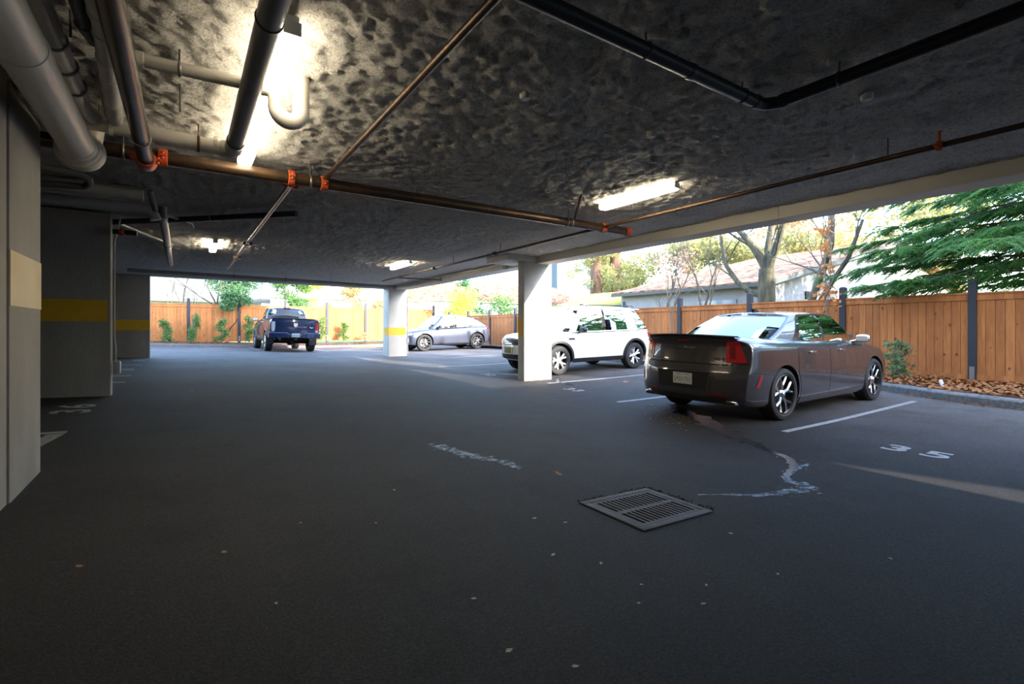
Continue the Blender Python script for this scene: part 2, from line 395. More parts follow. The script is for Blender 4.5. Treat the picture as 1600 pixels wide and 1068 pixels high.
def car(name, loc, rz, S, label, pitch=0, roll=0):
    """local frame: x forward from rear bumper (0) to nose (L), y left, z up. returns root + tools"""
    root = empty(name, loc, rz, label, S.get('cat', 'car'))
    L = S['L']; sec = S['sec']       # rows: x, ztop, zshoulder, halfwidth, zbottom
    fr, ff = S['frear'], S['ffront']
    zbm = S.get('tuck', .93)
    def section(x):
        zt, zs, w, zb = table(sec, x)
        zm = zb+(zs-zb)*.5
        P = [(0, zb), (w*.55, zb), (w*.86, zb+.005), (w*.93, zb+.03), (w*.97, zb+.12), (w*.995, zm-.05), (w, zm+.08), (w*.985, zs-.11), (w*.955, zs-.03), (w*.915, zs+.012), (w*S.get('hin', .80), lerp(zs+.02, zt, .55)), (w*.45, zt-.012), (0, zt)]
        return crom(P, 3)
    def warp(x, y, z):
        w = max(table(sec, x)[2], .1); s = min(abs(y)/w, 1.05)
        E = S.get('ezone', .55)
        if x < E: k = (1-x/E)**2; x = x+k*(fr(z)+S.get('crear', .16)*s**3)
        if x > L-E: k = (1-(L-x)/E)**2; x = x-k*(ff(z)+S.get('cfront', .28)*s**2.6)
        return (x, y, z)
    xs = [0, .03, .08, .15, .24, .35, .48]; x = .6
    while x < L-.55: xs.append(x); x += .08
    xs += [L-.48, L-.35, L-.24, L-.15, L-.08, L-.03, L]
    rows = []
    for x in xs:
        h = section(x)
        ring = [(y, z) for y, z in h]+[(-y, z) for y, z in h[::-1]][1:-1]
        rows.append([warp(x, y, z) for y, z in ring])
    b = MB(); n = len(rows[0]); V = [p for r_ in rows for p in r_]
    F_ = [(i*n+k, i*n+(k+1) % n, (i+1)*n+(k+1) % n, (i+1)*n+k) for i in range(len(rows)-1) for k in range(n)]
    b.add(V, F_)
    for x in (0, L):     # ladder caps
        h = section(x); G = []
        for (y, z) in h: G.append([warp(x, y*s/8, z) for s in range(-8, 9)])
        b.grid(G)
    bm = bmesh.new()
    me = bpy.data.meshes.new('body'); me.from_pydata(b.v, [], b.f); bm.from_mesh(me)
    bmesh.ops.remove_doubles(bm, verts=bm.verts[:], dist=.0005)
    bmesh.ops.dissolve_degenerate(bm, dist=.0004, edges=bm.edges[:])
    bmesh.ops.recalc_face_normals(bm, faces=bm.faces[:])
    bm.to_mesh(me); bm.free()
    bvh = BVHTree.FromPolygons([v.co.copy() for v in me.vertices], [tuple(p.vertices) for p in me.polygons])
    # wheel arches
    body = bpy.data.objects.new('body', me); COL.objects.link(body)
    me.materials.append(S['paint']); me.materials.append(M['well'])
    cut = MB()
    for ax in S['axles']:
        for sd in (-1, 1):
            y0 = sd*(S['W']/2-.34); y1 = sd*(S['W']/2+.3)
            cut.lathe([(.0001, 0), (S['arch'], 0), (S['arch'], abs(y1-y0)), (.0001, abs(y1-y0))], (ax, y0, S['wr']+.01), (0, sd, 0), 40)
    co = cut.build('cutter', M['well']); cme = co.data
    bm = bmesh.new(); bm.from_mesh(cme); bmesh.ops.remove_doubles(bm, verts=bm.verts[:], dist=.001); bmesh.ops.recalc_face_normals(bm, faces=bm.faces[:]); bm.to_mesh(cme); bm.free()
    md = body.modifiers.new('arches', 'BOOLEAN'); md.object = co; md.operation = 'DIFFERENCE'; md.solver = 'EXACT'
    bpy.context.view_layer.update()
    nm = bpy.data.meshes.new_from_object(body.evaluated_get(bpy.context.evaluated_depsgraph_get()))
    body.modifiers.clear()
    if len(nm.polygons) > 50: body.data = nm; bpy.data.meshes.remove(me)
    bpy.data.objects.remove(co)
    nm = body.data; nm.materials.clear(); nm.materials.append(S['paint']); nm.materials.append(M['well'])
    for p in nm.polygons:
        c = p.center; inside = 0
        for ax in S['axles']:
            rr = math.hypot(c.x-ax, c.z-S['wr']-.01)
            if rr < S['arch']*1.003 and abs(c.y) < S['W']/2+.02 and abs(c.y) > S['W']/2-.36: inside = 1
        p.material_index = inside
        p.use_smooth = True
    nm.set_sharp_from_angle(angle=R(38))
    body.name = 'body'; body.parent = root
    nm.name = 'body'

    T = {}
    def hit(o, d):
        h = bvh.ray_cast(Vector(o), Vector(d).normalized())
        return (h[0], h[1]) if h[0] is not None else (None, None)
    def patch(nm_, fn, n, m, off, material, how, depth=.012, parent=root, smooth=50):
        """fn(u,v)->(a,b); how='L'/'R' side (x,z); 'B' rear (y,z); 'F' front (y,z); 'CB'/'CF' cylinder (deg,z)"""
        G = []; Gi = []
        for i in range(n+1):
            row = []; ri = []
            for j in range(m+1):
                a, bb = fn(i/n, j/m)
                if how in 'LR': s = 1 if how == 'L' else -1; o_ = (a, s*3, bb); d = (0, -s, 0)
                elif how == 'B': o_ = (-3, a, bb); d = (1, 0, 0)
                elif how == 'F': o_ = (L+3, a, bb); d = (-1, 0, 0)
                elif how == 'T': o_ = (a, bb, 4); d = (0, 0, -1)
                else:
                    cx = 1.0 if how == 'CB' else L-1.0
                    dx, dy = math.cos(R(a)), math.sin(R(a)); o_ = (cx+4*dx, 4*dy, bb); d = (-dx, -dy, 0)
                p, nn = hit(o_, d)
                if p is None: p = Vector(o_)+Vector(d)*3; nn = -Vector(d)
                if nn.dot(Vector(d)) > 0: nn = -nn
                row.append(p+nn*off); ri.append(p-nn*depth)
            G.append(row); Gi.append(ri)
        q = MB(); q.grid(G)
        N_ = [G[i][0] for i in range(n+1)]+[G[n][j] for j in range(1, m+1)]+[G[i][m] for i in range(n-1, -1, -1)]+[G[0][j] for j in range(m-1, 0, -1)]
        I_ = [Gi[i][0] for i in range(n+1)]+[Gi[n][j] for j in range(1, m+1)]+[Gi[i][m] for i in range(n-1, -1, -1)]+[Gi[0][j] for j in range(m-1, 0, -1)]
        k = len(N_)
        q.add(N_+I_, [(i, (i+1) % k, k+(i+1) % k, k+i) for i in range(k)])
        return q.build(nm_, material, parent, smooth)
    T['patch'] = patch; T['hit'] = hit; T['root'] = root; T['body'] = body
    def quad(p00, p10, p11, p01):
        return lambda u, v: (lerp(lerp(p00[0], p10[0], u), lerp(p01[0], p11[0], u), v), lerp(lerp(p00[1], p10[1], u), lerp(p01[1], p11[1], u), v))
    T['quad'] = quad
    # greenhouse: span list of breakpoints [(xb,yb,zb),(xt,yt,zt), kind of span that starts here, bulge]
    GH = S['gh']; cols = []; kinds = []
    for i in range(len(GH)-1):
        (b0, t0, kd, nseg), (b1, t1, _, _) = GH[i], GH[i+1]
        for k in range(nseg):
            u = k/nseg
            cols.append((tuple(lerp(a, c, u) for a, c in zip(b0, b1)), tuple(lerp(a, c, u) for a, c in zip(t0, t1)))); kinds.append(kd)
    cols.append((GH[-1][0], GH[-1][1]))
    # windscreen / rear window curvature in plan
    def bow(c):
        (bx, by, bz), (tx, ty, tz) = c
        return (bx, by, bz), (tx, ty, tz)
    nb = S['ghb']
    res = []
    for idx, c in enumerate(cols):
        bpt, tpt = list(c[0]), list(c[1])
        if idx <= nb[0]:
            s = 1-(idx/nb[0])**2; bpt[0] -= S.get('bowr', .10)*s; tpt[0] -= S.get('bowr', .10)*.6*s
        if idx >= len(cols)-1-nb[1]:
            s = 1-((len(cols)-1-idx)/nb[1])**2; bpt[0] += .16*s; tpt[0] += .08*s
        res.append((Vector(bpt), Vector(tpt)))
    vr = [0, S.get('v0', .05), .2, .35, .5, .65, .8, S.get('v1', .93), 1]
    bul = S.get('bulge', .035)
    def gpt(idx, v, sd):
        a, t = res[idx]
        p = a.lerp(t, v)
        e = a.lerp(t, .5)
        outw = Vector((0, 1, 0)) if nb[0] <= idx <= len(res)-1-nb[1] else Vector((-1 if idx < nb[0] else 1, 0, .6))
        p = p+outw*bul*math.sin(PI*v)*(1 if nb[0] <= idx <= len(res)-1-nb[1] else .6)
        return Vector((p.x, p.y*sd, p.z))
    shell = MB(); glass = {}
    for sd in (-1, 1):
        for i in range(len(res)-1):
            kd = kinds[i]
            for j in range(len(vr)-1):
                q = [gpt(i, vr[j], sd), gpt(i+1, vr[j], sd), gpt(i+1, vr[j+1], sd), gpt(i, vr[j+1], sd)]
                if kd and 1 <= j <= len(vr)-3:
                    glass.setdefault((kd, sd if kd not in ('screen', 'rear') else 0), MB()).add(q, [(0, 1, 2, 3)])
                else:
                    shell.add(q, [(0, 1, 2, 3)], 1 if (kd == '' and S.get('pillars_black') and False) else 0)
    # roof
    rows = []
    i0, i1 = nb[0], len(res)-1-nb[1]
    for idx in range(i0, i1+1):
        t = res[idx][1]; row = []
        f0 = max(0, 1-(idx-i0)/max(1, (i1-i0))*3)
        f1 = max(0, 1-(i1-idx)/max(1, (i1-i0))*3)
        for k in range(-8, 9):
            s = k/8
            row.append((t.x-S.get('bowr', .10)*.6*(1-s*s)*f0+.08*(1-s*s)*f1, t.y*s, t.z+S.get('crown', .035)*(1-s*s)))
        rows.append(row)
    # fill between first roof row and the rear top curve
    first = [(*(gpt(abs(k), 1, 1 if k > 0 else -1)),) for k in range(-i0, i0+1)]
    shell.grid(rows)
    def strip(curve, row):
        c2 = [Vector(p) for p in curve]; r2 = [Vector(p) for p in row]
        def samp(c, t):
            f = t*(len(c)-1); i = min(int(f), len(c)-2); return c[i].lerp(c[i+1], f-i)
        A = [samp(c2, k/16) for k in range(17)]; B = [samp(r2, k/16) for k in range(17)]
        shell.grid([A, B])
    strip(first, rows[0])
    last = [(*(gpt(len(res)-1-abs(k), 1, 1 if k > 0 else -1)),) for k in range(-nb[1], nb[1]+1)]
    strip(last, rows[-1])
    bm = bmesh.new(); ro = shell.build('roof_shell', S.get('roofpaint', S['paint']), root)
    bm.from_mesh(ro.data); bmesh.ops.remove_doubles(bm, verts=bm.verts[:], dist=.002); bmesh.ops.recalc_face_normals(bm, faces=bm.faces[:]); bm.to_mesh(ro.data); bm.free()
    for p in ro.data.polygons: p.use_smooth = True
    ro.data.set_sharp_from_angle(angle=R(35))
    sm = ro.modifiers.new('thick', 'SOLIDIFY'); sm.thickness = .03; sm.offset = -1
    nmz = {'screen': 'windscreen', 'rear': 'rear_window', 'w1': 'side_window', 'w2': 'side_window', 'w3': 'quarter_window', 'p': 'door_pillar'}
    for (kd, sd), g in glass.items():
        go = g.build(nmz[kd], M['darktrim'] if kd == 'p' else S['glass'] if kd != 'rear' else S.get('rearglass', S['glass']), root)
        bm = bmesh.new(); bm.from_mesh(go.data); bmesh.ops.remove_doubles(bm, verts=bm.verts[:], dist=.001); bm.to_mesh(go.data); bm.free()
        for p in go.data.polygons: p.use_smooth = True
    # seal strip between body and greenhouse
    for sd in (-1, 1):
        pts = [gpt(i, .02, sd)+Vector((0, sd*.008, 0)) for i in range(i0, i1+1)]
        s = MB(); s.tube(pts, .009, 6); s.build('belt_moulding', S.get('belt', M['chrome']), root, 60)
    # black pillars between side windows
    if S.get('pillars_black', True):
        for sd in (-1, 1):
            for i in range(len(res)-1):
                if kinds[i] == 'p' : pass
    # interior
    zbelt = S['belt_z']
    it = MB(); gx0, gx1 = S['cabin']
    it.box((gx0, -S['W']/2+.2, zbelt-.06), (gx1, S['W']/2-.2, zbelt+.004), bev=.01)
    it.box((gx1-.35, -S['W']/2+.22, zbelt-.02), (gx1+.12, S['W']/2-.22, zbelt+.05), bev=.02)
    it.build('dashboard', M['inter'], root, 40)
    for sx in S['seats']:
        for sy in (-.37, .37):
            st = MB(); st.box((sx-.05, sy-.23, zbelt-.05), (sx+.09, sy+.23, zbelt+.16), bev=.04)
            so = st.build('seat', S.get('seatmat', M['inter']), root, 50)
            hr = MB(); hr.box((sx-.06, sy-.12, zbelt+.19), (sx+.05, sy+.12, zbelt+.36), bev=.035); hr.tube([(sx, sy, zbelt+.1), (sx, sy, zbelt+.22)], .03, 8)
            hr.build('headrest', S.get('seatmat', M['inter']), so, 50)
    sw = MB(); c = (S['seats'][-1]+.62, .37, zbelt+.03); sw.tube([(c[0]+.05*math.sin(t), c[1]+.18*math.cos(t), c[2]+.17*math.sin(t)) for t in [k*PI/12 for k in range(25)]], .014, 8)
    sw.build('steering_wheel', M['inter'], root, 60)
    # wheels
    for ai, ax in enumerate(S['axles']):
        for sd in (-1, 1):
            wheel(root, ax, sd, S)
    # arch lips / cladding
    if S.get('archtrim'):
        wd, mt = S['archtrim']
        for ax in S['axles']:
            for side in 'LR':
                r0, r1 = S['arch']-.005, S['arch']+wd
                patch('wheel_arch_trim', lambda u, v: (ax+lerp(r0, r1, v)*math.cos(lerp(-.12, PI+.12, u)), S['wr']+.01+lerp(r0, r1, v)*math.sin(lerp(-.12, PI+.12, u))), 28, 2, .014, mt, side, .02)
    root.rotation_euler = (roll, -pitch, rz)
    return T

def wheel(root, ax, sd, S):
    r, w = S['wr'], S['ww']; yo = sd*(S['W']/2-.015); yi = yo-sd*w
    c = (ax, yi, r)
    t = MB()
    rr = S['rim']
    prof = [(rr-.01, .02), (rr+.005, .0), (r-.06, -.006), (r-.02, .006), (r-.004, .03), (r, .06)]
    g = 5
    for k in range(g):
        a = .06+(w-.12)*(k+.35)/g; bq = a+.012
        prof += [(r, a), (r-.008, a+.002), (r-.008, bq-.002), (r, bq)]
    prof += [(r, w-.06), (r-.004, w-.03), (r-.02, w-.006), (r-.06, w+.006), (rr+.02, w+.002), (rr+.004, w-.004), (rr-.01, w-.02)]
    t.lathe(prof, c, (0, sd, 0), 48, close=True)
    wh = t.build('wheel', M['tyre'], root, 35)
    rm = MB()
    rm.lathe([(rr+.006, w-.004), (rr-.002, w+.001), (rr-.014, w-.002), (rr-.02, w-.02), (rr-.035, .05), (rr-.035, .02), (rr, .0), (rr, w-.02)], c, (0, sd, 0), 48, 1, close=True)
    # spokes
    def put(a, bq, h):  # radial plane coordinates -> xyz, h = along axle outward
        return (ax+a, yi+sd*h, r+bq)
    n = S['spokes']; face = w-.012
    st = S['spoke_style']
    for k in range(n):
        a0 = 2*PI*k/n+S.get('spin', .3)
        def rad(rad_, ang, wd, h, col=None):
            cs, sn = math.cos(a0+ang), math.sin(a0+ang)
            return [(rad_*cs-wd*sn, rad_*sn+wd*cs), (rad_*cs+wd*sn, rad_*sn-wd*cs)], h
        def arm(chain):
            secs = []
            for (q, ang, wd, h) in chain:
                (pA, pB), h = rad(q, ang, wd, h)
                secs.append((put(*pA, h-.012), put(*pA, h-.03), put(*pB, h-.03), put(*pB, h-.012), put((pA[0]+pB[0])/2, (pA[1]+pB[1])/2, h)))
            vs = [p for s_ in secs for p in s_]; fs = []
            for i in range(len(secs)-1):
                for j in range(5): fs.append((i*5+j, i*5+(j+1) % 5, (i+1)*5+(j+1) % 5, (i+1)*5+j))
            fs += [(0, 1, 2, 3, 4), tuple((len(secs)-1)*5+j for j in range(5))]
            rm.add(vs, fs, 0)
        if st == 'Y':
            arm([(.03, 0, .034, face-.02), (.42*rr, 0, .030, face-.012), (.50*rr, 0, .034, face-.01)])
            arm([(.46*rr, .04, .020, face-.011), (.64*rr, .20, .019, face-.006), (.84*rr, .30, .019, face-.002), (rr-.012, .30, .024, face)])
            arm([(.46*rr, -.04, .020, face-.011), (.64*rr, -.20, .019, face-.006), (.84*rr, -.30, .019, face-.002), (rr-.012, -.30, .024, face)])
        elif st == 'V':
            arm([(.03, .02, .028, face-.02), (.5*rr, .12, .020, face-.012), (rr-.012, .24, .026, face)])
            arm([(.03, -.02, .028, face-.02), (.5*rr, -.12, .020, face-.012), (rr-.012, -.24, .026, face)])
        else:
            arm([(.03, 0, .03, face-.02), (.5*rr, 0, .028, face-.012), (rr-.012, 0, .04, face)])
    rm.build('rim', [S['rimmat'], S.get('rimbarrel', M['alloy_d'])], wh, 30)
    hb = MB(); hb.lathe([(.0001, w-.006), (.03, w-.008), (.036, w-.016), (.05, w-.03), (.07, w-.045), (.07, w-.06)], c, (0, sd, 0), 24); hb.build('hub_cap', S['rimmat'], wh, 50)
    ds = MB(); ds.lathe([(.05, .1), (rr*.74, .1), (rr*.74, .115), (.05, .115)], c, (0, sd, 0), 36, close=True)
    ds.lathe([(.0001, .06), (rr-.04, .06), (rr-.04, .05), (.0001, .05)], c, (0, sd, 0), 36, 1)
    ds.build('brake_disc', [M['disc'], M['well']], wh, 40)
def place(x0, y0, rz, S):
    """ground-fit: returns loc, pitch, roll for a car whose rear bumper centre is (x0,y0)"""
    c, s = math.cos(rz), math.sin(rz)
    W2 = S['W']/2-.12
    def g(a, b): return gz(x0+a*c-b*s, y0+a*s+b*c)
    ar, af = S['axles']
    zr = (g(ar, W2)+g(ar, -W2))/2; zf = (g(af, W2)+g(af, -W2))/2
    pitch = math.atan((zf-zr)/(af-ar))
    zl = (g(ar, W2)+g(af, W2))/2; zrr = (g(ar, -W2)+g(af, -W2))/2
    roll = math.atan((zl-zrr)/(2*W2))
    return (x0, y0, zr-math.tan(pitch)*ar+.001), pitch, roll
def ftab(*rows): return lambda z: table(rows, z)[0]
def solid_part(name, fn, material, parent, smooth=40):
    b = MB(); fn(b); return b.build(name, material, parent, smooth)
def mirror_pair(root, x, y, z, shell, face, sc=1.):
    for sd in (-1, 1):
        b = MB(); b.tube([(x, sd*(y-.03), z-.03), (x, sd*(y+.10), z+.005)], .022, 8)
        vs = []
        o = b.build('mirror', shell, root, 50)
        q = MB(); sup(q, (x, sd*(y+.15), z+.03), (.065*sc, .10*sc, .062*sc), .6); q.build('mirror_shell', shell, o, 60)
        g = MB(); sup(g, (x-.05*sc, sd*(y+.15), z+.03), (.02*sc, .083*sc, .046*sc), .5); g.build('mirror_glass', face, o)
def plate(root, x, y, z, nx, text, pm, tm, w=.31, h=.155, header=None, sz=.085):
    """licence plate whose face looks along nx (-1 rear, +1 front)"""
    b = MB(); b.box((x-.006, y-w/2, z-h/2), (x+.006, y+w/2, z+h/2), bev=.003)
    p = b.build('licence_plate', pm, root, 40)
    for body, s, dz in [(text, sz, -.008)]+([(header, .026, h/2-.02)] if header else []):
        me = text_mesh(body, s, .001)
        if nx < 0: mt = Matrix(((0, 0, -1, x-.0075), (-1, 0, 0, y), (0, 1, 0, z+dz), (0, 0, 0, 1)))
        else: mt = Matrix(((0, 0, 1, x+.0075), (1, 0, 0, y), (0, 1, 0, z+dz), (0, 0, 0, 1)))
        me.transform(mt); mobj('plate_lettering', me, tm, p)
    return p

def doors(T, S, x_list, ztop, zbot, arch_rear=True):
    """x_list = [rear edge, middle seam, front edge]"""
    ax, rr = S['axles'][0], S['arch']+S.get('doorgap', .05)
    axf = S['axles'][1]
    wz = S['wr']
    def mk(xa, xb, rear):
        def fn(u, v):
            z = lerp(zbot, ztop, v)
            a = xa
            if rear:
                dz = z-wz
                if abs(dz) < rr: a = max(a, ax+math.sqrt(rr*rr-dz*dz))
            return (lerp(a, xb, u), z)
        return fn
    for side in 'LR':
        sd = 1 if side == 'L' else -1
        T['patch']('door', mk(x_list[0], x_list[1]-.006, True), 12, 12, .004, S['paint'], side)
        T['patch']('door', mk(x_list[1]+.006, x_list[2], False), 12, 12, .004, S['paint'], side)
        for hx in S['handles']:
            p, n = T['hit']((hx, sd*3, S['handle_z']), (0, -sd, 0))
            b = MB(); b.box((hx-.10, p.y-.028 if sd < 0 else p.y+.008, S['handle_z']-.014), (hx+.08, p.y-.008 if sd < 0 else p.y+.028, S['handle_z']+.016), bev=.008)
            b.build('door_handle', S['handlemat'], T['root'], 60)
        T['patch']('sill', lambda u, v: (lerp(S['axles'][0]+S['arch']+.03, S['axles'][1]-S['arch']-.03, u), lerp(S['sill'][0], S['sill'][1], v)), 10, 2, S['sill'][3], S['sill'][2], side, .02)

def emblem_wings(root, x, y, z, w):
    b = MB(); pts = []
    for k in range(13):
        t = -1+2*k/12; pts.append((t*w, .006*math.cos(t*PI/2)+.004))
    poly = pts+[(a, -c) for a, c in pts[::-1]]
    b.prism(poly, 0, .006, 0, lambda a, c, d: (x-d, y+a, z+c))
    b.lathe([(.0001, .008), (.022, .008), (.026, 0)], (x, y, z), (-1, 0, 0), 16)
    return b.build('winged_badge', M['chrome'], root, 40)

# ---- grey sedan --------------------------------------------------------
pg = paint('gunmetal_paint', (.078, .072, .078), .22, .55)
S1 = dict(L=4.88, W=1.84, wr=.36, ww=.235, rim=.27, arch=.395, axles=(1.03, 3.97), paint=pg, glass=M['winglass'], rearglass=M['screen'],
  frear=ftab((.2, .10), (.32, .03), (.42, 0), (.66, .005), (.79, .045), (.85, .06), (1.05, .085), (1.12, .05), (1.17, .02)),
  ffront=ftab((.2, .06), (.4, 0), (.7, .03), (.8, .12)), crear=.20, cfront=.35,
  sec=[(0, 1.165, 1.07, .86, .27), (.4, 1.165, 1.08, .905, .22), (1.0, 1.15, 1.065, .918, .19), (2.4, 1.095, 1.02, .92, .18), (3.5, 1.055, .985, .915, .18), (4.1, 1.0, .91, .905, .19), (4.55, .93, .83, .88, .2), (4.88, .81, .71, .80, .24)],
  gh=[((.80, 0, 1.12), (1.62, 0, 1.465), 'rear', 6), ((.90, .71, 1.09), (1.70, .585, 1.45), '', 4), ((1.56, .805, 1.045), (1.88, .625, 1.465), 'w1', 4),
      ((2.30, .815, 1.035), (2.34, .635, 1.48), 'p', 1), ((2.37, .815, 1.035), (2.41, .635, 1.48), 'w2', 6), ((3.36, .80, 1.01), (2.95, .615, 1.455), '', 2),
      ((3.55, .74, 1.02), (3.03, .56, 1.45), 'screen', 6), ((3.62, 0, 1.05), (3.07, 0, 1.46), '', 1)], ghb=(6, 6), crown=.045, bowr=.12,
  belt_z=1.09, cabin=(1.0, 3.5), seats=(1.75, 2.55), seatmat=M['interbeige'],
  spokes=5, spoke_style='Y', rimmat=M['alloy'], rimbarrel=M['alloy_d'], spin=.35,
  handles=(1.78, 2.72), handle_z=.915, handlemat=M['chrome'], sill=(.20, .28, pg, .012))
loc, pi_, ro_ = place(5.83, 4.40, 0, S1)
T = car('sedan_car', loc, 0, S1, 'dark gunmetal grey four-door sedan car parked nose to the cedar fence, rear towards the garage', pi_, ro_)
rt_ = T['root']; q = T['quad']; pt = T['patch']
doors(T, S1, (1.38, 2.33, 3.34), .985, .29)
pt('boot_lid', lambda u, v: (lerp(-.66, .66, u)*lerp(1.0, 1.0, v), lerp(.80, 1.12, v)), 16, 10, .008, pg, 'B', .02)
for sd in (-1, 1):
    pt('tail_lamp', lambda u, v: (180-sd*lerp(lerp(34.2, 35.0, v), lerp(47.5, 42.8, v), u), lerp(.82, 1.10, v)), 8, 8, .016, M['redlamp'], 'CB', .02)
    pt('tail_lamp_core', lambda u, v: (180-sd*lerp(37, 40.5, u), lerp(.87, 1.06, v)), 4, 6, .021, M['redlamp2'], 'CB', .005)
    pt('side_reflector', lambda u, v: (lerp(.34, .40, u)+v*.07, lerp(.50, .66, v)), 3, 6, .006, M['redlamp'], 'L' if sd > 0 else 'R')
    pt('bumper_reflector', lambda u, v: (sd*lerp(.42, .64, u), lerp(.375, .405, v)), 6, 2, .006, M['redlamp2'], 'B')
    p_, n_ = T['hit']((-3, sd*.66, .33), (1, 0, 0)); ex_ = p_.x-.012; b = MB(); b.box((ex_, sd*.64-.10, .262), (ex_+.18, sd*.64+.10, .322), bev=.02); ex = b.build('exhaust_tip', M['chrome'], rt_, 60)
    b = MB(); b.box((ex_-.006, sd*.64-.085, .276), (ex_+.05, sd*.64+.085, .308), bev=.012); b.build('exhaust_bore', M['well'], ex, 60)
    pt('chrome_strip', lambda u, v: (sd*lerp(.40, .66, u), lerp(.808, .818, v)), 6, 1, .013, M['chrome'], 'B')
pt('bumper_recess', lambda u, v: (lerp(-.40, .40, u)*lerp(.92, 1, v), lerp(.44, .68, v)), 12, 8, .003, M['well'], 'B')
for (a0, a1, z0, z1) in ((-.42, .42, .675, .690), (-.42, -.405, .44, .68), (.405, .42, .44, .68)):
    pt('recess_trim', lambda u, v: (lerp(a0, a1, u), lerp(z0, z1, v)), 8, 2, .009, pg, 'B')
pt('boot_shut_line', lambda u, v: (lerp(-.68, .68, u), lerp(.782, .798, v)), 14, 1, .002, M['darkgap'], 'B', .004)
pt('lower_valance', lambda u, v: (lerp(-.60, .60, u), lerp(.275, .36, v)), 12, 4, .004, M['darktrim'], 'B')
pt('high_brake_lamp', lambda u, v: (lerp(-.10, .10, u), lerp(1.095, 1.11, v)), 4, 1, .012, M['redlamp'], 'B')
p_, n_ = T['hit']((-3, .06, .58), (1, 0, 0))
plate(rt_, p_.x-.012, -.02, .575, -1, 'JAS17U', M['platew'], M['plateblue'], header='BRITISH COLUMBIA')
p_, n_ = T['hit']((-3, .0, 1.0), (1, 0, 0)); emblem_wings(rt_, p_.x-.010, .0, 1.0, .17)
me = text_mesh('300 S', .055, .002, 1.05, 1.5, .001); p_, n_ = T['hit']((-3, -.48, .865), (1, 0, 0))
me.transform(Matrix(((0, 0, -1, p_.x-.012), (-1, 0, 0, -.50), (0, 1, 0, .865), (0, 0, 0, 1)))); mobj('badge_lettering', me, M['chrome'], rt_)
b = MB(); G = []
for k in range(-12, 13):
    s = k/12; y = s*.70; x = .035+.11*s*s+.02
    G.append([(x+.14, y, 1.155-.01*s*s), (x+.05, y, 1.183-.012*s*s), (x-.02, y, 1.194-.02*s*s), (x-.025, y, 1.180-.02*s*s), (x+.01, y, 1.145-.02*s*s), (x+.14, y, 1.135)])
b.grid(G); b.build('boot_spoiler', M['darktrim'], rt_, 40)
mirror_pair(rt_, 3.28, .84, 1.05, M['chrome'], M['clearlamp'])
b = MB(); b.prism([(0, 0), (.16, 0), (.03, .065), (0, .06)], -.02, .02, 0, lambda a, c, d: (1.80+a*1.0, d, 1.505+c)); b.build('roof_antenna', M['darktrim'], rt_, 30)
for sd in (-1, 1):
    pt('headlamp', lambda u, v: (sd*lerp(28, 46, u), lerp(.62, .76, v)), 6, 4, .006, M['clearlamp'], 'CF')
pt('grille', lambda u, v: (lerp(-.42, .42, u), lerp(.45, .72, v)), 8, 4, .006, M['darktrim'], 'F')
pt('fuel_flap', lambda u, v: (lerp(1.02, 1.18, u), lerp(.80, .93, v)), 3, 3, .003, pg, 'L')
b = MB(); b.box((-.02+.45, -.6, .24), (4.3, .6, .33)); b.build('underbody', M['well'], rt_)

# ---- white sport utility ------------------------------------------------
pw = paint('white_paint', (.78, .78, .78), .3, .0)
S2 = dict(L=4.6, W=1.90, wr=.37, ww=.235, rim=.245, arch=.43, axles=(.93, 3.67), paint=pw, glass=M['tintglass'],
  frear=ftab((.4, .06), (.6, 0), (.9, .03), (1.1, .09)), ffront=ftab((.3, .10), (.45, .02), (.7, 0), (.95, .06), (1.05, .14)), crear=.14, cfront=.42, ezone=.7,
  sec=[(0, 1.06, .98, .86, .38), (.3, 1.10, 1.04, .925, .33), (1.0, 1.11, 1.06, .95, .30), (2.5, 1.08, 1.03, .95, .28), (3.4, 1.08, 1.00, .945, .28), (4.0, 1.05, .95, .93, .30), (4.4, 1.00, .88, .89, .36), (4.6, .94, .82, .80, .40)],
  gh=[((.12, 0, 1.05), (.58, 0, 1.68), 'rear', 5), ((.20, .76, 1.05), (.68, .64, 1.67), '', 1), ((.28, .84, 1.05), (.76, .67, 1.685), 'w3', 3), ((.74, .875, 1.06), (.98, .69, 1.71), '', 2),
      ((1.16, .875, 1.06), (1.28, .695, 1.725), 'w1', 4), ((2.00, .875, 1.05), (1.98, .70, 1.74), 'p', 1), ((2.08, .875, 1.05), (2.06, .70, 1.74), 'w2', 5), ((3.10, .86, 1.04), (2.66, .67, 1.71), '', 2),
      ((3.30, .80, 1.03), (2.76, .61, 1.70), 'screen', 6), ((3.40, 0, 1.06), (2.82, 0, 1.71), '', 1)], ghb=(5, 6), crown=.05, v0=.07, v1=.90, bulge=.02, belt=M['darktrim'],
  belt_z=1.09, cabin=(.4, 3.2), seats=(1.35, 2.25), spokes=5, spoke_style='V', rimmat=M['alloy_l'], rimbarrel=M['alloy_d'], spin=.1,
  handles=(1.45, 2.35), handle_z=.93, handlemat=pw, sill=(.30, .40, M['darktrim'], .02), archtrim=(.055, M['darktrim']), doorgap=.07)
loc, pi_, ro_ = place(11.52, 10.48, PI, S2)
T = car('utility_car', loc, PI, S2, 'white sport utility car parked nose out behind the sunlit concrete pillar', pi_, ro_)
rt_ = T['root']; pt = T['patch']
doors(T, S2, (1.0, 2.03, 3.12), 1.02, .42)
pt('grille', lambda u, v: (lerp(-.50, .50, u), lerp(.76, .90, v)), 12, 4, .012, M['darktrim'], 'F')
for k in range(3): pt('grille_bar', lambda u, v: (lerp(-.47, .47, u), .785+k*.04+.012*v), 12, 1, .018, M['chrome'], 'F', .004)
pt('lower_bumper', lambda u, v: (lerp(-.78, .78, u), lerp(.40, .52, v)), 14, 3, .012, M['darktrim'], 'F')
